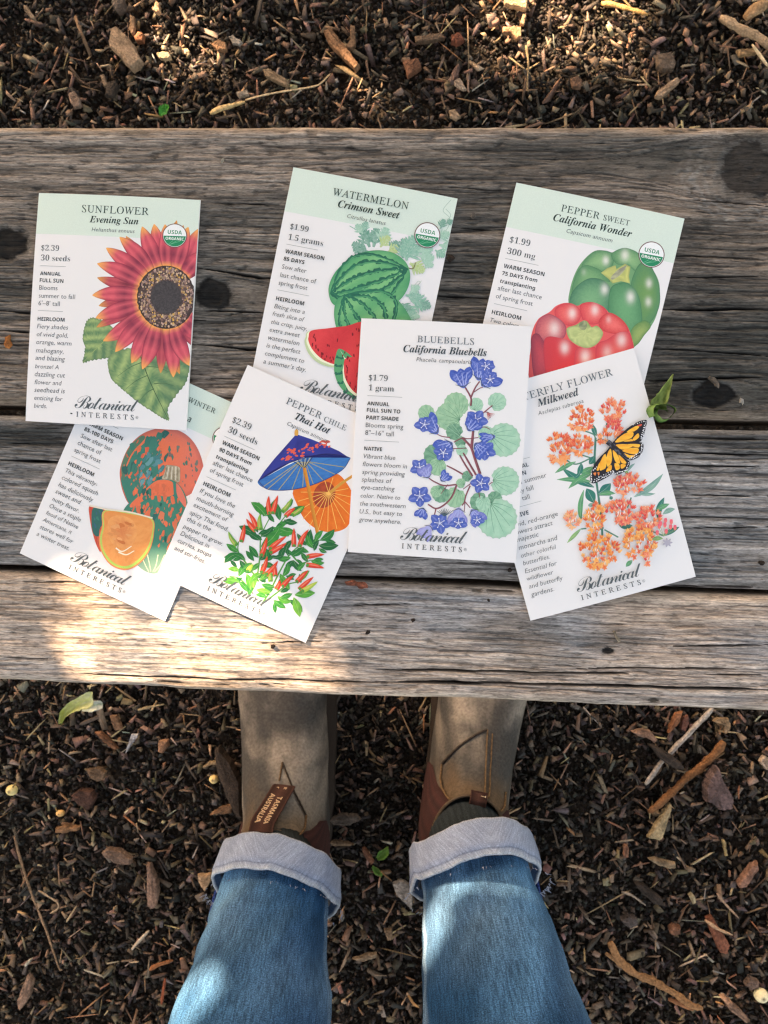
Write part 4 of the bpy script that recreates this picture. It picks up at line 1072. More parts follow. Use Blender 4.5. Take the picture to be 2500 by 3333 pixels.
        A.leaf((l[0], l[1]), (l[2], l[3]), L * .42, c, mix(c, C(24, 84, 50), .6), mix(c, C(210, 230, 180), .35), R.uniform(-.12, .12))
    PR = [(925, 1135, 918, 1000, 0), (945, 1135, 985, 995, 0), (1015, 1120, 1090, 1015, 1), (1040, 1155, 1115, 1090, 0), (1090, 1145, 1180, 1075, 1), (830, 1250, 765, 1120, 0), (820, 1260, 750, 1170, 0), (860, 1255, 855, 1130, 1), (710, 1345, 735, 1210, 0), (680, 1370, 615, 1265, 1), (860, 1450, 905, 1305, 0),
          (920, 1400, 1050, 1300, 0), (925, 1425, 1050, 1350, 0), (1105, 1380, 1105, 1240, 0), (1145, 1380, 1215, 1250, 0), (1200, 1455, 1330, 1438, 0), (1195, 1515, 1330, 1540, 0), (860, 1575, 905, 1450, 0), (895, 1590, 985, 1485, 0), (965, 1600, 970, 1520, 0), (930, 1640, 935, 1570, 1), (970, 1700, 1000, 1630, 0), (1015, 1680, 1100, 1595, 0), (1120, 1645, 1210, 1555, 0), (1140, 1700, 1250, 1605, 0), (1160, 1715, 1280, 1640, 2), (760, 1560, 800, 1510, 2)]
    for x0, y0, x1, y1, k in PR:
        c1, c2 = ((C(232, 84, 50), C(204, 52, 38)), (C(150, 190, 70), C(90, 150, 60)), (C(196, 208, 80), C(150, 190, 70)))[k]
        A.petal((x0, y0), (x1, y1), 36, lambda q, u: mix(mix(c1, c2, .5 + u * .5), C(250, 180, 150), .5 if abs(u + .35) < .2 and .2 < q < .7 else 0), R.uniform(-.08, .08), n=9, m=6, pw=.7, basew=.7)
        A.petal((x0, y0), (x0 + (x1 - x0) * .16, y0 + (y1 - y0) * .16), 30, C(84, 140, 62), n=4, m=3)
    tt = C(78, 90, 98)
    T.text('PEPPER', 'caps', (1040, 310), (1302, 425), tt); T.text('CHILE', 'caps', (1322, 440), (1485, 512), tt)
    T.text('Thai Hot', 'bi', (1105, 425), (1362, 538), C(40, 54, 60)); T.text('Capsicum annuum', 'latin', (1050, 470), (1355, 606))
    copy_block(T, [('serif', '$2.39', (635, 450), (775, 505)), ('serif', '30 seeds', (603, 525), (825, 615)), ('rule', '', (583, 552), (810, 657)), ('bold', 'WARM SEASON', (562, 612), (840, 735)), ('bold', '90 DAYS from', (540, 665), (783, 770)), ('bold', 'transplanting', (517, 715), (758, 825)), ('body', 'after last chance', (493, 765), (790, 898)),
        ('body', 'of spring frost', (470, 820), (722, 930)), ('rule', '', (450, 855), (672, 957)), ('bold', 'HEIRLOOM', (422, 918), (622, 1010)), ('ital', 'If you love the', (395, 975), (660, 1090)), ('ital', 'mouth-burning', (370, 1030), (650, 1155)), ('ital', 'excitement of', (347, 1083), (605, 1190)), ('ital', 'spicy Thai food,', (320, 1135), (607, 1265)),
        ('ital', 'this is the', (298, 1185), (477, 1265)), ('ital', 'pepper to grow.', (268, 1240), (567, 1372)), ('ital', 'Delicious in', (248, 1295), (465, 1388)), ('ital', 'curries, soups', (228, 1345), (480, 1460)), ('ital', 'and stir-fries.', (203, 1400), (432, 1508))])
    logo(T)
    finish_packet(pk, None, A, T, 'parasol_picture')
chile_packet()

# ---- milkweed packet
def milkweed_packet():
    pk = Packet('milkweed', .07095, .00193, 17.103, .0028, .0012, 'milkweed seed packet with orange flowers and a butterfly, lying at the lower right', (.0011, .0012))
    VW = (1640, 1120, 650 / 1563)
    A = Print(pk, VW); T = Print(pk, VW); R = A.rnd
    A.line([(712, 735), (705, 950), (735, 1200), (755, 1330), (765, 1500)], 17, C(74, 126, 110))
    for pts in ([(590, 670), (690, 705), (712, 740)], [(500, 790), (560, 850), (700, 900)], [(800, 620), (790, 700), (720, 760)], [(700, 880), (560, 940), (470, 900)], [(830, 1180), (735, 1180)], [(780, 1450), (890, 1510)], [(600, 1445), (640, 1440)], [(990, 1200), (960, 1280)], [(1040, 1420), (1250, 1500)], [(720, 1270), (770, 1440), (700, 1420)]):
        A.line(pts, 11, C(84, 134, 112))
    for b, t, w, k in (((720, 720), (690, 630), 40, 0), ((700, 1120), (450, 970), 60, 0), ((690, 1080), (410, 1060), 40, 1), ((700, 1000), (500, 1130), 50, 1), ((690, 960), (590, 1010), 50, 1), ((560, 920), (395, 1010), 36, 1), ((600, 930), (570, 1030), 44, 0), ((660, 940), (700, 880), 46, 0), ((700, 1240), (640, 1130), 80, 0), ((620, 1140), (600, 1400), 40, 1), ((735, 1170), (830, 1090), 70, 0), ((740, 1175), (865, 1170), 36, 1), ((1010, 1195), (1240, 1015), 50, 2), ((1040, 1170), (1180, 1170), 26, 2), ((600, 1440), (490, 1555), 30, 3), ((1200, 1370), (1250, 1200), 50, 0), ((1240, 1330), (1335, 1290), 40, 2), ((1180, 1300), (1290, 1250), 40, 1), ((1240, 1500), (1370, 1430), 40, 0), ((1150, 1530), (1240, 1520), 36, 3), ((1000, 1690), (950, 1740), 36, 1), ((960, 1000), (1020, 935), 20, 2), ((975, 1035), (905, 965), 24, 3), ((840, 1190), (820, 1210), 30, 0), ((1000, 1420), (890, 1410), 50, 0), ((700, 1250), (650, 1260), 30, 2), ((590, 1000), (540, 1050), 30, 0)):
        c = (C(56, 128, 108), C(104, 168, 110), C(140, 178, 160), C(150, 190, 110))[k]
        A.leaf(b, t, w, c, mix(c, C(40, 96, 110), .5), mix(c, C(230, 240, 230), .4), R.uniform(-.1, .1))
    def cluster(cx, cy, rx, ry, n, pal, s=40):
        for i in range(n):
            a = R.random() * 6.283; q = math.sqrt(R.random())
            x, y = cx + rx * q * math.cos(a), cy + ry * q * math.sin(a)
            c = R.choice(pal)
            if y < cy + ry * .4:
                for k in range(3):
                    b = -1.57 + (k - 1) * .5 + (x - cx) / rx * .5 + R.uniform(-.2, .2); L = s * R.uniform(.6, 1.1)
                    A.petal((x, y), (x + L * math.cos(b), y + L * math.sin(b)), 15, lambda t, u: mix(mix(c, C(250, 214, 150), .5 if u > .3 else 0), C(180, 50, 44), .35 * (t < .3)), n=5, m=3, basew=.6)
            else:
                for k in range(5):
                    b = 6.283 * k / 5 + R.random(); L = s * R.uniform(.5, .9)
                    A.petal((x, y), (x + L * math.cos(b), y + L * math.sin(b)), 15, lambda t, u: mix(c, C(250, 200, 140), .5 * t + .2 * u), n=5, m=3, basew=.6)
        for i in range(n // 5):
            a = R.random() * 6.283; q = R.random() * .8
            x, y = cx + rx * q * math.cos(a), cy + ry * q * math.sin(a)
            A.petal((x, y), (x + R.uniform(-14, 14), y + 26), 7, C(240, 226, 224), n=4, m=3)
    O1 = [C(232, 118, 66), C(226, 96, 66), C(238, 146, 84), C(222, 84, 78), C(240, 160, 110)]
    O2 = [C(234, 106, 84), C(226, 84, 80), C(238, 130, 84), C(214, 70, 80), C(240, 150, 120)]
    O3 = [C(242, 160, 72), C(238, 136, 60), C(226, 104, 56), C(246, 184, 108), C(216, 86, 66)]
    for c in ((600, 590, 95, 95, 46, O1), (850, 520, 90, 75, 42, O2), (430, 820, 95, 115, 60, O1), (605, 800, 80, 80, 40, O1), (860, 660, 70, 60, 24, O2), (770, 730, 50, 50, 14, O1), (965, 1100, 120, 75, 56, O2), (910, 1310, 110, 95, 60, O2), (1110, 1360, 105, 85, 50, O2), (700, 1355, 75, 105, 50, O3), (528, 1375, 55, 60, 24, [C(240, 180, 130), C(238, 160, 110), C(236, 140, 120)]), (740, 1620, 160, 130, 92, O3), (1050, 1560, 130, 120, 76, O3), (1130, 1690, 40, 40, 8, O2)):
        cluster(*c)
    for x, y in ((1215, 1400), (1255, 1375), (1300, 1385), (1330, 1430), (1250, 1410), (1295, 1425), (1260, 1460), (1205, 1420), (1190, 1470)):
        A.petal((x, y - 16), (x, y + 26), 26, lambda t, u: mix(C(228, 88, 120), C(236, 130, 110), t), n=6, m=4, pw=.5); A.line([(x, y + 24), (1240, 1500)], 3, C(150, 170, 120))
    for i in range(14):
        a = i * .9; A.petal((1270, 1550), (1270 + 42 * math.cos(a), 1550 + 38 * math.sin(a)), 18, C(172, 168, 182), n=5, m=3)
    K = C(34, 34, 42); W = C(240, 160, 40); W2 = C(250, 196, 70)
    wings = [[(830, 790), (880, 730), (960, 660), (1040, 610), (1108, 598), (1100, 660), (1080, 730), (1055, 765), (1000, 775), (900, 785)], [(850, 780), (950, 775), (1070, 772), (1078, 830), (1050, 880), (1000, 905), (960, 905), (890, 840)],
             [(830, 800), (790, 840), (720, 910), (682, 980), (666, 1060), (690, 1090), (760, 1062), (850, 1000), (860, 900)], [(835, 815), (880, 850), (940, 895), (976, 930), (950, 985), (890, 1018), (855, 1010), (845, 920)]]
    for w in wings: A.poly(w, K, n=4)
    cells = [[(860, 765), (930, 705), (1000, 690), (990, 735), (900, 768)], [(950, 690), (1020, 645), (1050, 650), (1010, 685)], [(1000, 740), (1040, 700), (1048, 730), (1010, 758)], [(925, 765), (985, 745), (1000, 760)],
             [(865, 790), (950, 785), (1000, 800), (940, 825), (900, 822)], [(960, 785), (1050, 785), (1045, 810), (1010, 805)], [(915, 835), (1000, 812), (1045, 822), (1030, 860), (980, 860)], [(930, 855), (975, 870), (1020, 870), (990, 890), (960, 888)],
             [(822, 820), (835, 870), (830, 930), (800, 960), (790, 890)], [(785, 860), (790, 960), (760, 985), (740, 985), (745, 920)], [(740, 925), (735, 985), (715, 985)], [(800, 970), (830, 945), (830, 985), (790, 1000)],
             [(842, 830), (880, 870), (900, 930), (870, 930), (850, 890)], [(885, 865), (940, 915), (945, 935), (910, 930)], [(855, 935), (890, 940), (895, 975), (865, 985)], [(905, 940), (945, 945), (925, 970), (905, 972)]]
    for c in cells:
        A.poly(c, lambda p: mix(W, W2, R.random()), n=3)
    A.poly([(1030, 640), (1070, 628), (1060, 645)], C(214, 90, 70)); A.poly([(690, 1010), (712, 1005), (705, 1030)], C(226, 130, 70)); A.poly([(722, 1005), (738, 1005), (732, 1030)], C(226, 130, 70))
    dots = []
    for a, b, n in (((1100, 612), (1078, 735), 9), ((1088, 640), (1064, 745), 7), ((1072, 780), (1062, 860), 7), ((1055, 875), (965, 905), 8), ((1050, 850), (975, 895), 7), ((676, 1010), (674, 1075), 6), ((690, 1080), (850, 1003), 14), ((700, 1060), (840, 990), 9), ((968, 930), (945, 985), 6), ((940, 990), (865, 1010), 7), ((1000, 632), (1085, 606), 6), ((690, 985), (715, 960), 3)):
        for i in range(n):
            k = i / (n - 1); dots.append((a[0] + (b[0] - a[0]) * k + R.uniform(-3, 3), a[1] + (b[1] - a[1]) * k + R.uniform(-3, 3)))
    V = []; F = []
    for x, y in dots:
        q = R.uniform(3, 6); b = len(V)
        for k in range(6): V.append((x + q * math.cos(k * 1.047), y + q * math.sin(k * 1.047)))
        F.append(tuple(range(b, b + 6)))
    A.add(V, F, C(236, 236, 240))
    A.petal((800, 765), (960, 898), 40, lambda t, u: mix(K, C(120, 124, 140), (R.random() > .7) * .6), n=12, m=5, pw=.5, basew=.8)
    A.line([(805, 765), (745, 740)], 3, K); A.line([(805, 765), (800, 700)], 3, K)
    tt = C(72, 86, 98); dk = C(46, 60, 72)
    T.text('BUTTERFLY FLOWER', 'caps', (-12, 489), (850, 250), tt)
    T.text('Milkweed', 'bi', (262, 493), (585, 403), C(44, 60, 72)); T.text('Asclepias tuberosa', 'latin', (265, 560), (618, 463))
    T.sec = 'description_lettering'
    T.rule((-60, 960), (198, 884))
    kb = T.text('NATIVE', 'bold', (37, 1372), (193, 1330), dk)
    T.text('PERENNIAL', 'bold', (0, 0), (192, 956), dk, ref=kb); T.text('FULL SUN', 'bold', (0, 0), (172, 1019), dk, ref=kb)
    kc = T.text('majestic', 'ital', (100, 1543), (270, 1505))
    T.text('Blooms summer', 'body', (0, 0), (330, 1040), INK, ref=kc * 1.0); T.text('to early fall', 'body', (0, 0), (228, 1137), INK, ref=kc); T.text('18"\u201324" tall', 'body', (0, 0), (200, 1207), INK, ref=kc)
    T.rule((20, 1298), (288, 1227))
    T.text('Vivid, red-orange', 'ital', (0, 0), (418, 1340), INK, ref=kc); T.text('flowers attract', 'ital', (0, 0), (378, 1412), INK, ref=kc)
    copy_block(T, [('ital', 'monarchs and', (115, 1605), (417, 1530)), ('ital', 'other colorful', (133, 1667), (405, 1598)), ('ital', 'butterflies.', (150, 1726), (357, 1675)), ('ital', 'Essential for', (165, 1790), (412, 1725)), ('ital', 'wildflower', (180, 1848), (385, 1795)), ('ital', 'and butterfly', (197, 1910), (458, 1840)), ('ital', 'gardens.', (213, 1975), (390, 1927))])
    logo(T)
    finish_packet(pk, None, A, T, 'milkweed_picture')
milkweed_packet()

# ---- bluebell packet
def bluebell_packet():
    pk = Packet('bluebell', .00076, .02226, -1.969, .0046, .0042, 'white seed packet of blue bellflowers lying uppermost, in the middle of the bench', (.0011, .0012))
    VW = (1120, 1030, 630 / 1659)
    A = Print(pk, VW); T = Print(pk, VW); R = A.rnd
    ST1, ST2 = C(160, 92, 104), C(92, 58, 64)
    p1, p2, v1 = C(176, 212, 186), C(150, 196, 168), C(96, 146, 118)
    d1, d2 = C(134, 178, 146), C(94, 144, 118)
    def lf(x, y, r, rot, k, sc_=16, asp=1.0):
        a, b = ((p1, p2), (d1, d2), (C(166, 202, 166), C(136, 180, 146)))[k]
        A.roundleaf(x, y, r * .93, rot, a, b, (v1, C(50, 100, 78), C(80, 130, 100))[k], sc_, asp)
    lf(960, 760, 118, 1.2, 2); lf(1130, 760, 68, 1.9, 0, 10); lf(900, 860, 132, .3, 2); lf(705, 830, 78, 1.0, 2, 12); lf(1310, 735, 88, 2.4, 0, 12); lf(945, 990, 80, .5, 1, 12); lf(1365, 1060, 160, 3.5, 0, 18); lf(1215, 1010, 76, 1.2, 0, 12); lf(1000, 1080, 56, .3, 1, 10)
    lf(1010, 1150, 56, -.6, 0, 10); lf(780, 1190, 108, .6, 1, 14); lf(800, 1290, 84, -1.2, 2, 12); lf(1375, 1410, 138, 3.2, 0, 18); lf(1160, 1590, 92, -.6, 1, 12); lf(1290, 1560, 70, 2.4, 1, 10); lf(1310, 1730, 190, -2.0, 0, 20); lf(1190, 1600, 72, -1.4, 0, 12); lf(950, 1550, 98, -1.1, 2, 14); lf(830, 1520, 84, -.9, 1, 12); lf(1055, 1370, 52, .8, 1, 10); lf(1000, 1430, 46, .3, 2, 8); lf(790, 1500, 56, -.8, 2, 10)
    for pts, w in (([(1165, 1350), (1120, 1220), (1090, 1130), (1060, 1090), (1010, 1040)], 24), ([(1130, 1360), (1060, 1240), (1020, 1170)], 18), ([(1100, 1370), (1030, 1260), (990, 1190)], 16), ([(1090, 1130), (1100, 1040), (1105, 980)], 26), ([(1085, 770), (1085, 700), (1030, 600)], 17), ([(1085, 700), (1120, 620), (1160, 560)], 15), ([(1100, 660), (1160, 620), (1190, 610)], 9),
                   ([(1185, 835), (1240, 790), (1270, 765)], 11), ([(1200, 820), (1240, 830), (1250, 870)], 8), ([(910, 1040), (840, 1030), (795, 1010)], 9), ([(940, 1080), (1010, 1045), (1060, 1050), (1150, 1040)], 10), ([(930, 1135), (1050, 1130)], 8), ([(1250, 970), (1200, 950), (1140, 970)], 7), ([(1020, 1355), (940, 1310), (880, 1280)], 14), ([(965, 1440), (860, 1450), (780, 1420), (725, 1385)], 13),
                   ([(965, 1445), (920, 1550), (850, 1620), (785, 1645), (720, 1610)], 16), ([(790, 1640), (775, 1700)], 12), ([(1080, 1450), (1045, 1530), (1030, 1590), (1010, 1620)], 13), ([(1030, 1580), (1080, 1640)], 10), ([(1035, 1590), (1030, 1670)], 8), ([(1100, 1420), (1020, 1480)], 9), ([(1270, 1420), (1240, 1440)], 8), ([(1150, 1500), (1165, 1560)], 8), ([(890, 1440), (830, 1520)], 7), ([(800, 890), (900, 960), (1000, 1040)], 6), ([(830, 800), (930, 930), (1010, 1035)], 5)):
        A.line(pts, w, lambda t, u: mix(ST1, ST2, .5 + .5 * u + (R.random() - .5) * .3) if w > 6 else C(150, 190, 160), taper=.25)
    B1, B2, B3 = C(78, 102, 188), C(52, 76, 162), C(146, 158, 216)
    def bell(tipx, tipy, ang, L, w, pale=0):
        """side view of a bell flower: narrow base at tip, flared mouth in direction ang"""
        ca, sa = math.cos(ang), math.sin(ang)
        def P(a, b): return (tipx + (a * ca - b * sa) * L, tipy + (a * sa + b * ca) * L)
        W = w / L
        for b in (-.75, 0, .75):
            A.petal(P(.45, b * W * .3), P(1.12, b * W * .75), w * .55, lambda t, u: mix(mix(B1, B2, R.random() * .8 + .2 * u), C(176, 170, 220), pale * .7), n=8, m=5, pw=.6, basew=.3)
        A.shade([P(0, -.08), P(.2, -W * .3), P(.5, -W * .42), P(.9, -W * .62), P(.85, -W * .2), P(1.0, 0), P(.85, W * .2), P(.9, W * .62), P(.5, W * .42), P(.2, W * .3), P(0, .08)], lambda x, y, r: mix(mix(B1, B2 if (x + y) % 40 < 22 else B3, R.random()), C(186, 180, 224), pale * .8), n=4, rings=5)
        for b in (-.3, .05, .35): A.line([P(.15, b * W * .3), P(.85, b * W)], w * .05 + 2, mix(B3, C(200, 206, 236), .3), taper=.5)
        A.line([P(.05, 0), P(.25, -W * .45)], 7, C(70, 80, 70), taper=.6); A.line([P(.05, 0), P(.25, W * .45)], 7, C(70, 80, 70), taper=.6)
    def star(x, y, r, rot, asp=.8):
        for k in range(5):
            a = rot + k * 1.2566
            A.petal((x, y), (x + r * math.cos(a), y + r * asp * math.sin(a)), r * .78, lambda t, u: mix(mix(B1, B2, R.random()), mix(B3, B2, .3), .7 * (abs(u) < .15) + .25 * t), n=8, m=7, pw=.55, basew=.5)
        A.shade([(x + r * .3 * math.cos(i * .785), y + r * .26 * math.sin(i * .785)) for i in range(8)], lambda a, b, q: mix(C(150, 160, 210), C(60, 76, 150), q * .8 + R.random() * .2), rings=3)
        for k in range(5):
            a = rot + .6 + k * 1.2566; A.line([(x, y), (x + r * .45 * math.cos(a), y + r * .42 * math.sin(a))], 4, C(226, 228, 240))
            A.petal((x + r * .42 * math.cos(a) - 5, y + r * .40 * math.sin(a)), (x + r * .42 * math.cos(a) + 6, y + r * .42 * math.sin(a)), 10, C(232, 230, 234), n=4, m=3)
    bell(1025, 615, -1.75, 150, 150); bell(1150, 550, -1.35, 170, 150); bell(1180, 600, -.75, 150, 150); star(1250, 545, 80, .3); star(1215, 430, 80, .1, .7)
    bell(800, 1005, -2.25, 160, 130); star(690, 930, 92, .5, .7); star(1130, 890, 106, .2, .85); bell(1060, 980, -.9, 110, 120)
    bell(925, 1085, 2.5, 130, 150); star(850, 1170, 88, .9); bell(1290, 1030, 3.0, 120, 70); star(1210, 1150, 96, .4, .9); bell(1120, 1090, .8, 120, 120)
    star(650, 1295, 90, .2, .9); bell(725, 1385, -2.0, 100, 100, .5); bell(830, 1410, -.8, 84, 80); star(650, 1540, 104, .3, .9); bell(680, 1640, 1.9, 80, 90)
    star(1170, 1430, 92, .7, .95); star(820, 1770, 100, .15, .95); bell(985, 1640, 1.7, 130, 130, .7); star(980, 1770, 84, .4, .6); bell(1090, 1655, .95, 130, 110, .4); star(1140, 1745, 66, .2, .8); bell(745, 1790, 2.2, 120, 100, .9)
    for i in range(9): A.line([(860, 1710), (800 + i * 16, 1640 + abs(i - 4) * 7)], 7, C(70, 90, 100), taper=.5)
    for i in range(6): A.line([(1225, 830), (1235 + i * 11, 890 - i * 10)], 6, C(186, 110, 112), taper=.5)
    tt = C(88, 100, 110)
    T.text('BLUEBELLS', 'caps', (628, 225), (1112, 248), tt); T.text('California Bluebells', 'bi', (508, 308), (1220, 345), C(50, 64, 72)); T.text('Phacelia campanularia', 'latin', (620, 390), (1092, 412))
    copy_block(T, [('serif', '$1.79', (212, 552), (375, 556)), ('serif', '1 gram', (212, 635), (428, 650)), ('rule', '', (202, 680), (500, 698)), ('bold', 'ANNUAL', (200, 765), (388, 770)), ('bold', 'FULL SUN TO', (197, 820), (483, 835)), ('bold', 'PART SHADE', (192, 882), (468, 900)), ('body', 'Blooms spring', (188, 948), (508, 970)), ('body', '8"\u201316" tall', (183, 1015), (427, 1032)),
        ('rule', '', (176, 1060), (473, 1081)), ('bold', 'NATIVE', (174, 1147), (327, 1155)), ('ital', 'Vibrant blue', (168, 1215), (440, 1232)), ('ital', 'flowers bloom in', (162, 1282), (540, 1305)), ('ital', 'spring providing', (157, 1350), (523, 1372)), ('ital', 'splashes of', (152, 1415), (412, 1430)), ('ital', 'eye-catching', (148, 1480), (435, 1497)),
        ('ital', 'color. Native to', (143, 1550), (482, 1572)), ('ital', 'the southwestern', (138, 1618), (528, 1645)), ('ital', 'U.S., but easy to', (134, 1685), (498, 1712)), ('ital', 'grow anywhere.', (128, 1755), (488, 1780))])
    logo(T)
    finish_packet(pk, None, A, T, 'bluebell_picture')
bluebell_packet()

# ------------------------------------------------------------------ person
def tube(path, radii, cols, nseg=40, front=(0, 1, 0), uvlen=True):
    """rings across a path; radii(i, a) in metres, cols(i, a, u) colours; a = 0 at the front"""
    P = [Vector(p) for p in path]; V = []; Cc = []; UV = []; L = 0
    for i, p in enumerate(P):
        t = (P[min(i + 1, len(P) - 1)] - P[max(i - 1, 0)]).normalized()
        f = Vector(front); f = (f - t * f.dot(t)).normalized(); sd = t.cross(f)
        if i: L += (P[i] - P[i - 1]).length
        for j in range(nseg):
            a = 2 * math.pi * j / nseg
            r = radii(i, a)
            q = p + f * math.cos(a) * r - sd * math.sin(a) * r
            V.append(q); Cc.append(cols(i, a)); UV.append((abs((a + math.pi) % (2 * math.pi) - math.pi) * .055, L))
    return V, gridfaces(len(P), nseg, True)[:, ::-1].tolist(), Cc, UV

def s1(x, y, s=0, o=3):
    return float(fbm(np.array([x]), np.array([y]), s, o)[0])

feet = at(1240, 2600, 0)
person = empty('person', (feet.x, feet.y, 0))
tag(person, 'person in rolled up blue jeans and taupe pull-on ankle boots, feet under the bench', 'person')
def pl(V): return [Vector(v) - person.location for v in V]

RINGS = [((.282, .022), (.281, .040), .015), ((.272, .013), (.270, .056), .031), ((.245, .011), (.243, .066), .0405), ((.205, .011), (.207, .078), .0435),
         ((.155, .011), (.168, .094), .0415), ((.105, .011), (.142, .112), .0400), ((.055, .011), (.124, .128), .0390), ((.012, .015), (.112, .140), .0380),
         (((-.004), .05), (.107, .148), .0375), ((.001, .09), (.105, .154), .0370), ((.004, .125), (.103, .160), .0350), ((.006, .160), (.102, .165), .0312)]
def ringat(s):
    s = min(max(s, 0), len(RINGS) - 1.0001); i = int(s); k = s - i
    def cr(g):
        q = [g(RINGS[min(max(i + d, 0), len(RINGS) - 1)]) for d in (-1, 0, 1, 2)]
        return .5 * (2 * q[1] + (q[2] - q[0]) * k + (2 * q[0] - 5 * q[1] + 4 * q[2] - q[3]) * k * k + (3 * q[1] - q[0] - 3 * q[2] + q[3]) * k ** 3)
    return [cr(g) for g in (lambda r: r[0][0], lambda r: r[0][1], lambda r: r[1][0], lambda r: r[1][1], lambda r: r[2])]
def bootS(s, th, off=0.0):
    by, bz, ty, tz, w = ringat(s)
    c, n = math.cos(th), math.sin(th)
    cc = math.copysign(abs(c) ** .86, c); nn = math.copysign(abs(n) ** .86, n)
    my, mz = (by + ty) / 2, (bz + tz) / 2
    hl = math.hypot(ty - my, tz - mz) + 1e-6
    k = 1 + off / hl
    return Vector((nn * (w + off), my + cc * (ty - my) * k, mz + cc * (tz - mz) * k))

def boot(px, py, yaw, side):
    anchor = at(px, py, .165)
    M = Matrix.Translation(anchor) @ Matrix.Rotation(math.radians(yaw), 4, 'Z') @ Matrix.Translation((0, -.102, -.165))
    T = lambda p: (M @ Vector(p)) - person.location
    V = []; Cc = []; n = 64; m = 72
    for i in range(n):
        s = (len(RINGS) - 1) * i / (n - 1)
        for j in range(m):
            th = 2 * math.pi * j / m
            p = bootS(s, th)
            wob = (s1(p.x * 45 + side * 9, p.y * 45, 3) - .5) * .0035 + (s1(p.x * 20, p.z * 90 + p.y * 60, 8 + side) - .5) * .003 * (4 < s < 9)
            p = bootS(s, th, wob)
            V.append(T(p))
            b = s1(p.x * 38 + side * 5, p.y * 38 + p.z * 20, 12, 4); b2 = s1(p.x * 95, p.y * 95 + side, 15, 3)
            c = mix(C(66, 63, 60), C(138, 128, 117), (b - .36) * 3.6)
            c = mix(c, C(62, 61, 60), max(0, .52 - b2) * 2.2)
            c = mix(c, C(96, 78, 58), max(0, min(.75, (s - 6.0) / 4 + (b2 - .5) * .8)) * (math.cos(th) > -.2))
            Cc.append(c)
    F = gridfaces(n, m, True).tolist(); F.append(tuple(range(m))[::-1])
    B = mesh_obj('boot', V, F, M_SUEDE, person, Cc)
    # sole
    sv = []; sf = []; k = 40
    out = []
    for i in range(k):
        a = 2 * math.pi * i / k
        yy = .14 + .150 * math.cos(a); w = .049 * abs(math.sin(a)) ** .7 * (1 - .16 * math.exp(-((yy - .09) / .05) ** 2)) * (1 - .10 * (yy < .06))
        out.append((math.copysign(w, math.sin(a)), yy))
    for z, g in ((0, .98), (.004, 1.0), (.014, 1.0), (.018, .97)):
        for x, y in out: sv.append(T((x * g, .14 + (y - .14) * g, z)))
    sf = gridfaces(4, k, True).tolist() + [tuple(range(k))[::-1], tuple(range(3 * k, 4 * k))]
    mesh_obj('sole', sv, sf, M_GORE, B, [C(52, 44, 38)] * len(sv))
    # elastic gores
    for sg, c0, hw, s0 in ((1, 84, 43, 6.7 if side < 0 else 7.2), (-1, 84, 46 if side < 0 else 48, 6.6 if side < 0 else 6.0)):
        gv = []; gc = []; a, b = 22, 16
        for i in range(a):
            t = i / (a - 1); s = s0 + (len(RINGS) - 1 - s0) * t
            h = math.radians(hw) * (1 - (1 - min(1, t * 1.6)) ** 2) ** .5 * (.72 + .28 * t)
            for j in range(b):
                th = math.radians(c0) + h * (2 * j / (b - 1) - 1)
                gv.append(T(bootS(s, sg * th, .0016 - .0022 * (abs(2 * j / (b - 1) - 1) > .98))))
                gc.append(mix(C(70, 42, 40), C(50, 32, 32), .5 + .5 * math.sin(j * 2.6)))
        mesh_obj('elastic_gore', gv, gridfaces(a, b).tolist(), M_GORE, B, gc)
    # collar rim
    V = []; Cc = []
    for i in range(48):
        th = 2 * math.pi * i / 48
        c = bootS(len(RINGS) - 1, th)
        nrm = Vector((math.sin(th), math.cos(th), 0))
        for j in range(8):
            a = 2 * math.pi * j / 8
            V.append(T(c + nrm * math.cos(a) * .0014 + Vector((0, 0, math.sin(a) * .0014)))); Cc.append(mix(C(100, 84, 66), C(72, 60, 50), s1(i * .4, j, 3)))
    g = gridfaces(48, 8, True).tolist() + [(47 * 8 + j, 47 * 8 + (j + 1) % 8, (j + 1) % 8, j) for j in range(8)]
    mesh_obj('collar', V, g, M_SUEDE, B, Cc)
    # stitched seams
    def seam(pts, r, col):
        path = []
        for k in range(len(pts) - 1):
            for q in range(8):
                t = q / 8; s = pts[k][0] + (pts[k + 1][0] - pts[k][0]) * t; th = pts[k][1] + (pts[k + 1][1] - pts[k][1]) * t
                path.append(T(bootS(s, math.radians(th), .0010 + .0004 * (q % 2))))
        path.append(T(bootS(pts[-1][0], math.radians(pts[-1][1]), .001)))
        v, f, c, u = tube(path, lambda i, a: r, lambda i, a: mix(col, (0, 0, 0), .35 * (i % 2)), 6, (0, .3, 1))
        mesh_obj('stitched_seam', v, f, M_SUEDE, B, c)
    if side < 0:
        seam([(5.0, 8), (6.2, 26), (7.2, 44)], .0009, C(58, 48, 40)); seam([(5.0, 8), (5.7, 6)], .0009, C(96, 74, 52)); seam([(7.2, 44), (8.6, 46), (11, 42)], .0010, C(104, 80, 56))
    else:
        seam([(4.9, 4), (5.6, -20), (6.4, -46)], .0012, C(62, 52, 44)); seam([(4.9, 5), (6, 7), (7.5, 9), (11, 9)], .0008, C(108, 86, 62)); seam([(5.0, 11), (6, 13), (7.5, 15), (11, 15)], .0007, C(100, 80, 58))
        seam([(6.4, -46), (7, -46), (9, -40), (11, -36)], .0010, C(112, 88, 62)); seam([(7.2, 46), (8.6, 44), (11, 40)], .0010, C(108, 86, 62))
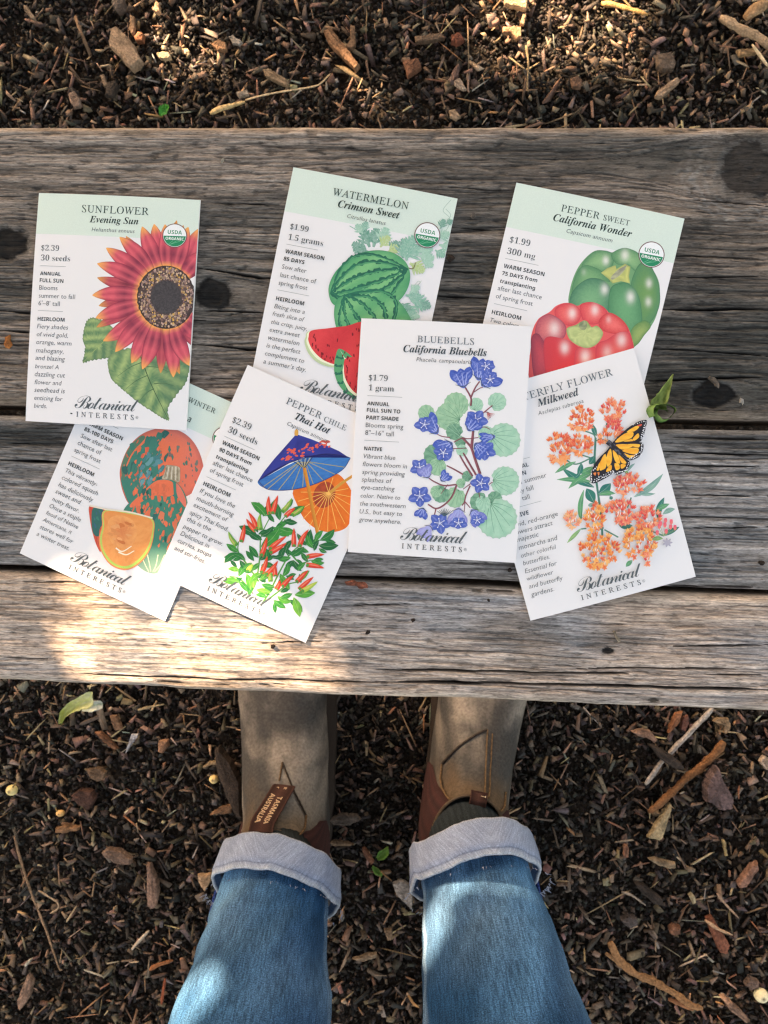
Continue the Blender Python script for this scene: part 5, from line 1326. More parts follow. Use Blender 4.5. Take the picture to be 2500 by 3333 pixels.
    # pull tab
    if side < 0:
        a_, b_ = bootS(5.9, math.radians(12), .002), bootS(11, math.radians(-2), .007)
        c = [a_.lerp(b_, q / 5) + Vector((0, 0, .004 * math.sin(q / 5 * math.pi))) for q in range(6)]
        c.append(c[-1] + Vector((-.001, -.006, .007)))
        wdt = .0210
    else:
        c = [bootS(10.6, math.radians(2), .003), bootS(11, math.radians(2), .004), bootS(11, math.radians(2), .004) + Vector((0, -.006, .004)), bootS(11, math.radians(2), .004) + Vector((0, -.014, .002))]
        wdt = .0140
    def pathpt(k):
        k = min(max(k, 0), 1) * (len(c) - 1); i = min(int(k), len(c) - 2)
        p = c[i].lerp(c[i + 1], k - i); d = (c[i + 1] - c[i]).normalized()
        ax = Vector((1, 0, 0)); ax = (ax - d * ax.dot(d)).normalized()
        return p, ax, ax.cross(d).normalized() * (1 if ax.cross(d).z > 0 else -1)
    tv = []; tc = []
    for i in range(26):
        p, ax, nr = pathpt(i / 25)
        for x, h in ((-.5, -.5), (-.5, .5), (-.42, .62), (-.38, .55), (0, .6), (.38, .55), (.42, .62), (.5, .5), (.5, -.5)):
            tv.append(T(p + ax * x * wdt + nr * h * .0016))
            tc.append(C(46, 28, 24) if abs(x) == .38 or abs(x) == .42 else mix(C(80, 52, 44), C(66, 42, 36), s1(i, x * 9, 2)))
    g = gridfaces(26, 9).tolist() + [(i * 9 + 8, i * 9, (i + 1) * 9, (i + 1) * 9 + 8) for i in range(25)] + [tuple(range(9)), tuple(range(25 * 9, 26 * 9))[::-1]]
    tab = mesh_obj('pull_tab', tv, g, M_GORE, B, tc, smooth=False)
    if side < 0:
        tot = sum((c[i + 1] - c[i]).length for i in range(len(c) - 1))
        lv = []; lf = []
        for txt, x0, k0, sz in (('TASMANIA', .06, .26, .0062), ('AUSTRALIA', -.30, .22, .0062), ('R', .10, .06, .004), ('r', -.22, .07, .004)):
            v, f = glyphs(txt, 'bold'); b = len(lv)
            for q in v:
                p, ax, nr = pathpt(k0 + q[0] * sz * 1.0 / tot)
                lv.append(T(p + ax * (x0 * wdt + q[1] * sz) + nr * .0019))
            lf += [tuple(b + i for i in t) for t in f]
        mesh_obj('tab_lettering', lv, lf, M_GORE, tab, [C(196, 166, 134)] * len(lv), smooth=False)
    else:
        lv = []; v, f = glyphs('T', 'bold')
        for q in v:
            p, ax, nr = pathpt(.45 + q[0] * .12)
            lv.append(T(p + ax * (.1 * wdt + q[1] * .006) + nr * .0019))
        mesh_obj('tab_lettering', lv, f, M_GORE, tab, [C(214, 190, 160)] * len(lv), smooth=False)
    return M

def leg(side, hem_px, hem_z, ax, bootM):
    A = Vector(ax).normalized()
    front = Vector((0, 1, 0)); front = (front - A * front.dot(A)).normalized()
    R0 = .0525 if side < 0 else .0542
    hem = at(hem_px[0], hem_px[1], hem_z) - front * R0
    # sock
    top = bootM @ Vector((0, .056, .150)); low = bootM @ Vector((0, .058, .10))
    path = [low, top, top.lerp(hem, .5), hem + A * .01, hem + A * .03]
    sv, sf, sc_, su = tube(path, lambda i, a: .037 + 0.0002 * math.cos(a * 40) + .003 * math.cos(2 * a), lambda i, a: mix(C(34, 40, 44), C(44, 50, 54), .5 + .5 * math.cos(a * 40)), 160)
    mesh_obj('sock', pl(sv), sf, M_SOCK, person, sc_, su)
    # cuff: a closed ring of rolled denim
    prof = [(.004, -.0042), (.000, -.0030), (-.0026, -.0012), (-.0030, .0004), (-.0012, .0012), (.004, .0016), (.012, .0022), (.020, .0028), (.0265, .0032), (.0275, .0024), (.029, .0028), (.0330, .0026), (.0342, .0018), (.0340, .0004), (.032, -.0004), (.028, -.0042)]
    V = []; Cc = []; UV = []; n = 96
    sd = A.cross(front)
    for k, (t, dr) in enumerate(prof):
        for j in range(n):
            a = 2 * math.pi * j / n
            lump = (s1(math.cos(a) * 1.6 + side * 4, math.sin(a) * 1.6 + t * 14, 21) - .5) * .010
            ripple = (s1(math.cos(a) * 6 + side, math.sin(a) * 6, 25) - .5) * .0022
            r = R0 + dr + lump * (.4 + t * 22 * .6) + .0035 * math.cos(2 * a + .4) 
            tt = t * .80 + (s1(math.cos(a) * 1.4 + side * 2, math.sin(a) * 1.4, 23) - .5) * .012 + ripple
            q = hem + A * tt + front * math.cos(a) * r - sd * math.sin(a) * r
            V.append(q)
            fr = s1(a * 30, t * 500, 27)
            c = mix(C(158, 168, 190), C(126, 138, 164), s1(math.cos(a) * 5 + side, math.sin(a) * 5 + t * 40, 28))
            if k in (9,): c = mix(c, C(90, 100, 118), .55)
            if k >= 11 and k <= 13: c = mix(C(122, 138, 160), C(206, 208, 210), fr)
            if k in (0, 1, 14, 15): c = C(64, 84, 112)
            if k == 3: c = mix(c, C(206, 204, 204), .4)
            Cc.append(c); UV.append((abs((a + math.pi) % (2 * math.pi) - math.pi) * .055 + t * .5, t))
    cuff = mesh_obj('cuff', pl(V), gridfaces(len(prof), n, True).tolist(), M_DENIM_IN, person, Cc, UV)
    # dark selvedge tab at the outer side of the cuff, with loose threads
    a0 = math.radians(112 if side > 0 else -112)
    tv = []; tc = []
    for i, t in enumerate((.022, .030, .040, .047)):
        for j, da in enumerate((-.14, -.05, .05, .14)):
            a = a0 + da; r = R0 + .0055 + .001 * (j % 2)
            tv.append(hem + A * t + front * math.cos(a) * r - sd * math.sin(a) * r); tc.append(mix(C(38, 58, 120), C(58, 78, 130), (i + j) % 2))
    m_ = len(tv)
    for v in tv[:m_]: tv.append(v - (v - (hem + A * .03)).normalized() * .002); tc.append(C(40, 58, 110))
    g = gridfaces(4, 4).tolist(); g += [tuple(q + m_ for q in f)[::-1] for f in g]
    per = [0, 1, 2, 3, 7, 11, 15, 14, 13, 12, 8, 4]
    g += [(per[i], per[(i + 1) % 12], per[(i + 1) % 12] + m_, per[i] + m_)[::-1] for i in range(12)]
    mesh_obj('side_seam', pl(tv), g, M_DENIM, cuff, tc, [(v.x, v.y) for v in tv], smooth=False)
    tvv = []; tff = []
    R = random.Random(4 + side)
    for i in range(100):
        a = a0 * .98 + R.gauss(0, .30) if i < 40 else R.uniform(-3.1, 3.1); r = R0 + .004; t = .033
        b = hem + A * t + front * math.cos(a) * r - sd * math.sin(a) * r
        d = (A * R.uniform(.2, 1) + (front * math.cos(a) - sd * math.sin(a)) * R.uniform(.2, 1.2) + Vector((R.uniform(-.5, .5), R.uniform(-.5, .5), 0))).normalized()
        L = R.uniform(.002, .006) * (1 if i < 40 else .55); nn = d.cross(Vector((0, 0, 1))).normalized() * .00028; k = len(tvv)
        tvv += [b - nn, b + nn, b + d * L + nn * .5, b + d * L - nn * .5]; tff.append((k, k + 1, k + 2, k + 3))
    mesh_obj('frayed_thread', pl(tvv), tff, M_DENIM_IN, cuff, [C(150, 158, 176)] * len(tvv), [(0, 0)] * len(tvv))
    return hem, A

ML = boot(866, 2700, 5.5, -1)
MR = boot(1550, 2592, -9, 1)
HL, AL = leg(-1, (880, 2733), .203, (-.06, -.72, .69), ML)
HR, AR = leg(1, (1584, 2684), .210, (.17, -.72, .67), MR)

def jeans():
    V = []; F = []; Cc = []; UV = []
    for side, H, A in ((-1, HL, AL), (1, HR, AR)):
        path = []; ts = [0.022 + .006 * i for i in range(50)]
        for t in ts: path.append(H + A * t)
        knee = H + A * .33
        hip = Vector((side * .075, knee.y - .43, .47))
        for k in (.06, .14, .25, .4, .6, .8, 1.0, 1.08): path.append(knee.lerp(hip, k) + Vector((0, 0, .03 * math.sin(min(1, k) * math.pi))))
        def rad(i, a):
            t = ts[i] if i < len(ts) else .33
            r = float(np.interp(t, [0, .03, .06, .10, .14, .18, .22, .30], [.0455, .0475, .0520, .0585, .0640, .0675, .069, .071]))
            if i >= len(ts): r = .069 + .012 * (i - len(ts)) / 7
            x, y = math.cos(a), math.sin(a)
            r += (s1(x * 1.5 + side * 3, y * 1.5 + t * 16, 61) - .5) * .009 + .003 * math.cos(2 * a)
            r += (s1(x * .8 + t * 22 + side, y * 2.5 + t * 55, 63) - .5) * .0055 * math.exp(-((t - .05) / .05) ** 2)
            for f0, fa, fw in ((.045, .9, .35), (.062, -1.0, .5), (.10, 2.2, .8), (.135, -1.6, -.7), (.17, .6, .5)):
                r += .0028 * math.exp(-((t - f0 - .012 * math.sin(a * 1.0 + fa)) / .0055) ** 2) * max(0, math.cos(a - fa * 1.1)) ** 2 * fw
            if abs(a - math.pi / 2) < .06 or abs(a - 3 * math.pi / 2) < .06: r += .0012
            return r
        def colf(i, a):
            t = ts[i] if i < len(ts) else .33 + .03 * (i - len(ts))
            x, y = math.cos(a), math.sin(a)
            b = s1(x * 1.5 + side * 7, y * 1.5 + t * 11, 71, 4)
            c = mix(C(34, 68, 102), C(84, 126, 164), (b - .36) * 2.6)
            d = s1(x * 2.5 + side, y * 2.5 + t * 26, 73, 3)
            c = mix(c, C(38, 64, 90), max(0, min(1, (t - .05) * 7)) * .55 * max(0, x) * (d + .3))
            c = mix(c, C(150, 184, 214), max(0, .06 - abs(t - .075 - .03 * y)) * 6 * d)
            if abs(a - math.pi / 2) < .10 or abs(a - 3 * math.pi / 2) < .10: c = mix(c, C(140, 166, 190), .4)
            return c
        v, f, c, u = tube(path, rad, colf, 72)
        b = len(V); V += v; Cc += c; UV += [(q[0] + side, q[1]) for q in u]
        F += [tuple(q + b for q in k) for k in f]
        m = len(path)
        F.append(tuple(b + (m - 1) * 72 + j for j in range(72)))
    # seat of the jeans joins the two legs
    b = len(V); mid = Vector((0, HL.y + AL.y * .33 - .47, .485))
    n, m = 16, 40
    for i in range(n):
        p = math.pi * i / (n - 1)
        for j in range(m):
            a = 2 * math.pi * j / m
            V.append(mid + Vector((.165 * math.sin(p) * math.cos(a), .115 * math.sin(p) * math.sin(a), .11 * math.cos(p))))
            Cc.append(C(70, 100, 128)); UV.append((a * .1, p * .1))
    F += [tuple(q + b for q in k) for k in gridfaces(n, m, True).tolist()]
    mesh_obj('jeans', pl(V), F, M_DENIM, person, Cc, UV)
jeans()

# ------------------------------------------------------------------ litter lying about
def gz(x, y): return float((fbm(np.array([x * 9.]), np.array([y * 9.]), 3)[0] - .5) * .02)

def view(ox, oy, k): return lambda p: (ox + k * p[0], oy + k * p[1])
V_TL = view(0, 0, .7535); V_TR = view(1250, 0, .7535); V_BL = view(0, 2200, .5122); V_BR = view(1700, 2200, .5122); V_MID = view(600, 2200, .7836); V_SRC = view(0, 0, 1)

def chip(name, label, cat, vw, pts, col, thick=.004, z=.011, group=None, ragged=.5, bench=False, tilt=0.0):
    q = [vw(p) for p in pts]
    w0 = at(q[0][0], q[0][1], z)
    zz = (BENCH_Z + z) if bench else z
    W = [at(a, b, zz) for a, b in q]
    c = sum(W, Vector()) / len(W)
    base = Vector((c.x, c.y, zz + (0 if bench else gz(c.x, c.y))))
    R = random.Random(sum(ord(ch) for ch in label))
    far = max(((a - b).length, i, j) for i, a in enumerate(W) for j, b in enumerate(W) if i < j)
    ax = (W[far[1]] - W[far[2]]).normalized()
    ring = []
    for i, a in enumerate(W):
        b = W[(i + 1) % len(W)]; n = max(2, int((b - a).length / .0025))
        for k in range(n):
            p = a.lerp(b, k / n) - c
            ring.append(p + Vector((R.uniform(-1, 1), R.uniform(-1, 1), 0)) * .0011 * ragged)
    V = []; Cc = []; m = len(ring); lv = [(0, .94), (.35, 1.0), (.75, .98), (1.0, .90), (1.06, .60), (1.08, .25)]
    ay = Vector((-ax.y, ax.x, 0))
    for h, g in lv:
        for p in ring:
            r = p * g
            u, v = r.dot(ax), r.dot(ay)
            rid = s1(u * 60, v * 900, 5) - .5
            V.append(Vector((r.x, r.y, h * thick + (rid * .0013 if h > .9 else 0) + u * tilt)))
            gr = s1(u * 40 + len(label), v * 1100, 9, 3); bl = s1(u * 90, v * 150, 14)
            k = (.34 + .92 * gr + .25 * rid) * (1 if bench else .84)
            if bl < .40: k *= .66
            lum = sum(col) / 3; q_ = .0 if bench else .18
            Cc.append(tuple(min(.9, (x + (lum - x) * q_) * k) for x in col))
    F = gridfaces(len(lv), m, True).tolist() + [tuple(range(m))[::-1], tuple(range((len(lv) - 1) * m, len(lv) * m))]
    o = mesh_obj(name, V, F, M_LITTER, None, Cc, smooth=False)
    o.location = base
    return tag(o, label, cat, group)

def stick(name, label, cat, vw, pts, rpx, col, z=.013, group=None, taper=.5, flat=.7, rough=.25):
    q = [vw(p) for p in pts]; k = (vw((1, 0))[0] - vw((0, 0))[0])
    W = [at(a, b, z) for a, b in q]
    for w in W: w.z = z + gz(w.x, w.y) * .6
    c = W[len(W) // 2].copy(); R = random.Random(len(label) * 7 + len(pts))
    path = []
    for i in range(len(W) - 1):
        n = max(3, int((W[i + 1] - W[i]).length / .004))
        p0 = W[i - 1] if i else W[0] * 2 - W[1]; p3 = W[i + 2] if i + 2 < len(W) else W[-1] * 2 - W[-2]
        for j in range(n + (i == len(W) - 2)):
            t = j / n
            path.append(.5 * (2 * W[i] + (W[i + 1] - p0) * t + (2 * p0 - 5 * W[i] + 4 * W[i + 1] - p3) * t * t + (3 * W[i] - p0 - 3 * W[i + 1] + p3) * t ** 3) - c)
    r = rpx * k * (CAM_H - z) / FPX; n = len(path)
    rr = [r * (1 - taper * i / n) * (1 + R.uniform(-rough, rough)) for i in range(n)]; rr[0] *= .6; rr[-1] *= .5
    v, f, cc, u = tube(path, lambda i, a: rr[i] * (1 + .12 * math.cos(3 * a + i)), lambda i, a: tuple(x * (.35 + 1.0 * s1(a * 3, i * .25 + len(label), 4)) for x in col), 10, (0, 0, 1))
    v = [Vector((p.x, p.y, p.z * flat)) for p in v]
    f += [tuple(range(10)), tuple(range((n - 1) * 10, n * 10))[::-1]]
    o = mesh_obj(name, v, f, M_LITTER, None, cc)
    o.location = c
    return tag(o, label, cat, group)

def berry(label, vw, x, y, rpx, col, stalk=None, z=.012, group=None, sq=.92):
    a, b = vw((x, y)); k = (vw((1, 0))[0] - vw((0, 0))[0]); r = rpx * k * (CAM_H - z) / FPX
    w = at(a, b, z + r); w.z = z + r * .7 + gz(w.x, w.y)
    V = []; Cc = []; n, m = 14, 20
    for i in range(n):
        p = math.pi * i / (n - 1)
        for j in range(m):
            t = 2 * math.pi * j / m
            g = 1 + (s1(math.cos(t) * 2 + p, math.sin(t) * 2, 6) - .5) * .12 - .10 * (i == 0)
            V.append((r * g * math.sin(p) * math.cos(t), r * g * math.sin(p) * math.sin(t) * sq, r * g * math.cos(p)))
            Cc.append(mix(C(96, 72, 40), tuple(x_ * (.85 + .3 * s1(t * 2, p * 3, 8)) for x_ in col), min(1, i / 1.6)))
    o = mesh_obj('fallen_berry', V, gridfaces(n, m, True).tolist(), M_BERRY, None, Cc)
    o.location = w
    tag(o, label, 'berry', group)
    if stalk:
        d = Vector(((vw(stalk)[0] - a), -(vw(stalk)[1] - b), 0)) * (CAM_H - z) / FPX
        v, f, cc, u = tube([d * .25 + Vector((0, 0, r * .4)), d * .7 + Vector((0, 0, r * .5)), d], lambda i, a_: r * .12, lambda i, a_: C(150, 128, 84), 6, (0, 0, 1))
        mesh_obj('stalk', v, f, M_LITTER, o, cc)
    return o

def leaf_obj(name, label, cat, vw, mid, widths, cols, z=.02, curl=.006, bench=False, group=None, lift=0.0):
    """a thin curled blade along the photo polyline mid with half widths in view pixels"""
    k = (vw((1, 0))[0] - vw((0, 0))[0]); zz = BENCH_Z + z if bench else z
    W = [at(*vw(p), zz) for p in mid]; c = W[0].copy(); c.z = zz + (0 if bench else gz(c.x, c.y))
    s = k * (CAM_H - zz) / FPX
    V = []; Cc = []; n = 22; m = 9
    idx = np.linspace(0, len(W) - 1, n)
    px = np.interp(idx, range(len(W)), [w.x for w in W]); py = np.interp(idx, range(len(W)), [w.y for w in W]); ww = np.interp(idx, range(len(W)), widths)
    for i in range(n):
        a = max(0, i - 1); b = min(n - 1, i + 1)
        d = Vector((px[b] - px[a], py[b] - py[a], 0)).normalized(); nr = Vector((-d.y, d.x, 0))
        for j in range(m):
            u = 2 * j / (m - 1) - 1
            p = Vector((px[i], py[i], 0)) + nr * u * ww[i] * s * (1 + (s1(i * .9, u * 3, 2) - .5) * .3 * abs(u)) - Vector((c.x, c.y, 0))
            p.z = curl * (u * u) + lift * i / n + (s1(i * .35, u * 1.5, 5) - .5) * .004
            V.append(p); Cc.append(mix(cols[0], cols[1], min(1, max(0, i / n + (s1(i * .5, u * 4, 7) - .5) * .9))) if abs(u) > .12 else cols[2])
    t = len(V)
    V += [v - Vector((0, 0, .0004)) for v in V]; Cc += Cc
    g = gridfaces(n, m).tolist(); F = g + [tuple(q + t for q in f)[::-1] for f in g]
    per = list(range(m)) + [i * m + m - 1 for i in range(1, n)] + [(n - 1) * m + j for j in range(m - 2, -1, -1)] + [i * m for i in range(n - 2, 0, -1)]
    F += [(per[i], per[i] + t, per[(i + 1) % len(per)] + t, per[(i + 1) % len(per)]) for i in range(len(per))]
    o = mesh_obj(name, V, F, M_LEAF, None, Cc)
    o.location = c
    return tag(o, label, cat, group)

TAN, PALE, BRN, RED_, DKB, GRY = C(168, 138, 106), C(196, 172, 134), C(118, 88, 66), C(140, 84, 58), C(62, 50, 42), C(138, 120, 108)
# beyond the bench
chip('wood_chunk', 'large pale pointed chunk of weathered wood on mulch beyond the sunflower packet', 'wood chunk', V_TL, [(488, 138), (512, 130), (560, 168), (592, 215), (622, 282), (578, 318), (548, 285), (510, 240), (482, 212)], C(182, 150, 116), .014)
chip('wood_chip', 'small upright oval tan chip just above the large pale pointed chunk', 'wood chip', V_TL, [(565, 65), (580, 75), (584, 120), (572, 155), (560, 130)], C(188, 148, 108), .006)
chip('wood_chip', 'orange brown knotty chip touching the right tip of the large pale chunk', 'wood chip', V_TL, [(600, 145), (628, 152), (622, 185), (596, 188), (584, 168)], C(190, 122, 76), .008)
chip('wood_chip', 'bright cream oval chip right of the large pale pointed chunk', 'wood chip', V_TL, [(680, 235), (710, 228), (738, 236), (735, 255), (700, 258), (682, 248)], C(222, 190, 140), .007)
chip('wood_chip', 'bright tan cone-shaped chip near the top edge above the pale chunk', 'wood chip', V_TL, [(682, 12), (694, 30), (696, 58), (682, 66), (668, 55), (674, 30)], C(214, 168, 120), .008)
chip('pebble', 'rounded grey brown pebble in mulch at the top, left of the pale chunk', 'pebble', V_TL, [(500, 8), (535, 0), (548, 20), (540, 50), (515, 66), (498, 45)], C(120, 104, 92), .012)
chip('wood_chip', 'slanted tan chip with a square end between pebble and dark mulch at far left', 'wood chip', V_TL, [(432, 325), (450, 322), (465, 370), (450, 376)], C(176, 146, 114), .005)
chip('wood_chip', 'pale pinkish chip low at the left just above the bench edge', 'wood chip', V_TL, [(296, 405), (318, 392), (345, 425), (342, 465), (318, 462), (300, 435)], C(164, 134, 112), .006)
chip('wood_chip', 'long tan chip standing slanted in mulch at the upper left corner', 'wood chip', V_TL, [(108, 28), (122, 30), (158, 88), (146, 92), (112, 52)], C(170, 142, 112), .006)
chip('bark_piece', 'dark flat piece of bark just above the bench, below the pale chunk', 'bark', V_TL, [(465, 362), (500, 350), (515, 372), (492, 420), (458, 418)], C(70, 60, 52), .008)
chip('bark_piece', 'long brown bark strip leaning diagonally beyond the watermelon packet', 'bark', V_TL, [(1395, 135), (1428, 122), (1490, 200), (1555, 290), (1540, 312), (1490, 262), (1420, 190)], C(150, 108, 70), .009)
chip('bark_piece', 'short light brown bark piece beside the top of the diagonal bark strip', 'bark', V_TL, [(1515, 108), (1532, 115), (1538, 200), (1520, 216), (1492, 212), (1516, 180)], C(156, 118, 82), .007)
chip('wood_chip', 'rough tan stick-like chip pointing at the thin bent straw', 'wood chip', V_TL, [(1138, 308), (1160, 302), (1245, 355), (1252, 378), (1230, 376), (1150, 335)], C(170, 140, 104), .007)
chip('wood_chip', 'knobbly orange tan chip on dark mulch above the straw stem', 'wood chip', V_TL, [(915, 190), (942, 168), (975, 185), (978, 215), (940, 220)], C(180, 132, 88), .007)
chip('wood_chip', 'whitish grey splinter chip above the straw stem', 'wood chip', V_TL, [(985, 155), (1005, 150), (1045, 180), (1035, 195), (1005, 185)], C(186, 172, 156), .005)
chip('wood_chip', 'pale square chip resting at the joint of the straw stem', 'wood chip', V_TL, [(1020, 405), (1068, 390), (1075, 415), (1030, 425)], C(190, 170, 146), .005)
stick('straw_stem', 'thick pale yellow straw stem lying just above the bench edge', 'straw', V_TL, [(906, 488), (970, 462), (1058, 440)], 11, C(206, 178, 128), .016, taper=.25)
stick('bent_straw', 'thin pale bent straw continuing to the right of the thick straw stem', 'straw', V_TL, [(1060, 432), (1160, 408), (1280, 386), (1372, 368), (1428, 316)], 4.5, C(200, 176, 140), .018, taper=.3)
leaf_obj('green_sprout', 'tiny bright green sprout in dark mulch above the sunflower packet', 'sprout', V_TL, [(690, 496), (702, 480), (712, 462), (706, 448)], [5, 22, 20, 4], (C(70, 140, 50), C(96, 170, 66), C(110, 180, 80)), .02, .004)
chip('wood_chip', 'big bright sawn chip in the sunlit spot at the top', 'wood chip', V_TR, [(514, 14), (560, 2), (618, 14), (612, 68), (560, 56), (516, 44)], C(214, 176, 126), .008)
chip('wood_chip', 'sunlit orange chip below the big bright sawn chip', 'wood chip', V_TR, [(508, 142), (540, 138), (588, 140), (592, 180), (570, 192), (545, 165), (510, 158)], C(206, 150, 100), .007)
chip('wood_chip', 'thin sunlit upright splinter chip under the sawn chip', 'wood chip', V_TR, [(596, 78), (612, 80), (600, 125), (582, 122)], C(220, 180, 128), .005)
stick('broken_stick', 'yellow brown broken stick near the top, right of the sunlit spot', 'stick', V_TR, [(938, 14), (1000, 24), (1060, 40), (1140, 66)], 13, C(188, 146, 90), .016)
stick('pale_branch', 'forked pale branch entering at the upper right corner', 'branch', V_TR, [(1452, 72), (1520, 112), (1600, 150), (1680, 200)], 20, C(172, 146, 116), .018, taper=.2)
stick('pale_branch', 'rough thick pale branch end at the very corner, upper right', 'branch', V_TR, [(1560, 76), (1610, 38), (1680, -10)], 24, C(168, 136, 100), .022, taper=.1)
stick('pale_straw', 'straight pale straw near the right edge below the forked branch', 'straw', V_TR, [(1592, 190), (1625, 240), (1668, 296)], 8, C(206, 186, 152), .02)
chip('wood_chip', 'ochre chip beside the straight pale straw at the right edge', 'wood chip', V_TR, [(1516, 222), (1600, 216), (1606, 240), (1530, 246)], C(190, 150, 98), .006)
chip('bark_piece', 'square reddish brown bark piece at the top middle', 'bark', V_TR, [(82, 268), (150, 258), (162, 300), (100, 340), (92, 305)], C(140, 92, 62), .009)
chip('wood_chip', 'long grey brown chip lying level left of the red bark square', 'wood chip', V_TR, [(132, 168), (250, 152), (262, 172), (200, 188), (136, 190)], C(138, 110, 84), .007)
chip('bark_piece', 'dark rusty bark lump left of the sunlit chips', 'bark', V_TR, [(288, 172), (330, 160), (345, 190), (312, 208), (290, 200)], C(150, 84, 56), .009)
chip('wood_chip', 'club-shaped tan chip just above the bench, right of middle', 'wood chip', V_TR, [(1165, 430), (1172, 405), (1258, 346), (1276, 360), (1250, 385), (1190, 436)], C(182, 150, 116), .008)
chip('bark_piece', 'grey layered bark block above the club-shaped tan chip', 'bark', V_TR, [(1168, 256), (1230, 244), (1252, 290), (1240, 318), (1190, 322), (1172, 300)], C(128, 108, 90), .010)
chip('wood_chip', 'oval mauve brown chip left of the thin upright stem', 'wood chip', V_TR, [(292, 330), (318, 284), (328, 300), (318, 345), (300, 356)], C(130, 100, 88), .006)
chip('wood_chip', 'pale pointed chip below the oval mauve chip', 'wood chip', V_TR, [(300, 362), (325, 350), (355, 398), (340, 404), (306, 380)], C(190, 164, 140), .005)
chip('wood_chip', 'small cream square chip touching the bench edge at the top', 'wood chip', V_TR, [(278, 492), (305, 484), (330, 520), (310, 530), (285, 520)], C(196, 164, 128), .006)
stick('dry_straw', 'thin upright dry straw in mulch right of the oval mauve chip', 'straw', V_TR, [(612, 200), (622, 280), (618, 380), (626, 400)], 5, C(150, 128, 96), .016)
chip('bark_piece', 'round brown bark flake with a pale thread across it', 'bark', V_TR, [(800, 352), (830, 338), (852, 362), (846, 392), (812, 392)], C(132, 98, 74), .007)
# in front of the bench, left
leaf_obj('yellow_leaf', 'folded yellow green leaf at the bench front edge, left side', 'leaf', V_BL, [(398, 298), (432, 225), (490, 178), (548, 150), (610, 122), (634, 72)], [8, 26, 34, 40, 52, 20], (C(176, 180, 84), C(206, 204, 160), C(196, 200, 120)), .03, .008, lift=.02)
leaf_obj('leaf_scrap', 'whitish underside of a torn leaf beside the folded yellow leaf', 'leaf', V_BL, [(525, 208), (580, 188), (655, 176)], [10, 40, 26], (C(190, 198, 176), C(214, 210, 190), C(170, 186, 150)), .028, .004)
berry('largest cream yellow berry on mulch at the left edge', V_BL, 70, 730, 38, C(226, 204, 138), (100, 680))
berry('shiny cream berry beside the long dark bark slab near the left boot', V_BL, 1360, 655, 30, C(226, 196, 130), (1395, 660))
berry('small peach berry with a thin stalk, right of the largest berry', V_BL, 382, 874, 28, C(222, 176, 110), (350, 840), sq=.75)
chip('shell_flake', 'white pointed flake on dark mulch in front of the bench', 'flake', V_BL, [(800, 492), (815, 420), (835, 372), (880, 364), (872, 390), (830, 445)], C(206, 200, 200), .003)
chip('bark_piece', 'long dark bark slab standing along the left boot', 'bark', V_BL, [(1382, 440), (1410, 432), (1480, 520), (1540, 640), (1552, 880), (1530, 884), (1470, 760), (1400, 590)], C(78, 64, 54), .014)
chip('wood_chip', 'pale curved splinter at the top of the long dark bark slab', 'wood chip', V_BL, [(1290, 570), (1330, 540), (1390, 534), (1388, 550), (1340, 562), (1300, 582)], C(198, 164, 116), .005)
chip('wood_chip', 'brown chip at the foot of the long dark bark slab', 'wood chip', V_BL, [(1340, 866), (1420, 815), (1490, 800), (1480, 860)], C(150, 108, 72), .006)
chip('bark_piece', 'broad grey brown bark slab left of the left knee', 'bark', V_BL, [(665, 1098), (700, 1074), (780, 1082), (858, 1140), (850, 1176), (780, 1172), (690, 1126)], C(142, 112, 92), .009)
chip('bark_piece', 'long upright pinkish bark blade below the broad grey slab', 'bark', V_BL, [(942, 1180), (960, 1180), (1010, 1300), (1018, 1380), (995, 1462), (965, 1472), (944, 1440)], C(162, 126, 104), .008)
chip('wood_chip', 'ochre brown block-shaped chip right of the small peach berry', 'wood chip', V_BL, [(370, 950), (440, 932), (526, 938), (520, 960), (420, 978), (372, 976)], C(164, 118, 74), .007)
chip('wood_chip', 'upright orange tan chip with parallel sides below the bench edge', 'wood chip', V_BL, [(706, 252), (745, 246), (782, 336), (735, 342)], C(168, 122, 84), .006)
chip('wood_chip', 'small blocky tan chip under the white pointed flake', 'wood chip', V_BL, [(1018, 402), (1075, 398), (1080, 440), (1045, 482), (1016, 470)], C(176, 126, 88), .008)
chip('wood_chip', 'broad veined brown chip left of the small blocky tan chip', 'wood chip', V_BL, [(565, 580), (640, 566), (692, 600), (680, 640), (640, 660), (590, 636)], C(134, 104, 76), .007)
chip('wood_chip', 'tapering rust chip pointing down, left of the white flake', 'wood chip', V_BL, [(608, 352), (640, 350), (720, 415), (752, 462), (740, 470), (660, 410)], C(146, 96, 60), .006)
chip('bark_piece', 'crumbly dark red bark lump below the broad veined chip', 'bark', V_BL, [(480, 735), (530, 700), (610, 712), (630, 770), (590, 830), (520, 790)], C(96, 64, 52), .010)
stick('dry_twig', 'long thin straight twig at the lower left', 'twig', V_BL, [(88, 1018), (130, 1180), (200, 1390), (290, 1620), (370, 1850), (392, 1872)], 9, C(150, 122, 96), .017, taper=.4)
stick('curled_tendril', 'pale curled tendril crossing right of the long thin twig', 'tendril', V_BL, [(245, 1365), (310, 1405), (362, 1440), (366, 1480), (318, 1512)], 7, C(182, 154, 124), .017, taper=.4)
stick('pale_stick', 'short pale forked stick left of the left knee', 'stick', V_BL, [(836, 1742), (880, 1690), (945, 1622)], 11, C(190, 172, 150), .016, taper=.2)
stick('bark_splinter', 'reddish bark splinter below the short pale stick', 'splinter', V_BL, [(948, 1872), (1010, 1836), (1098, 1812)], 14, C(160, 104, 66), .014, taper=.3)
stick('bark_splinter', 'curved red bark splinter near the bottom beside the left knee', 'splinter', V_BL, [(1046, 1930), (1036, 2000), (1024, 2090)], 12, C(150, 84, 58), .014, taper=.3)
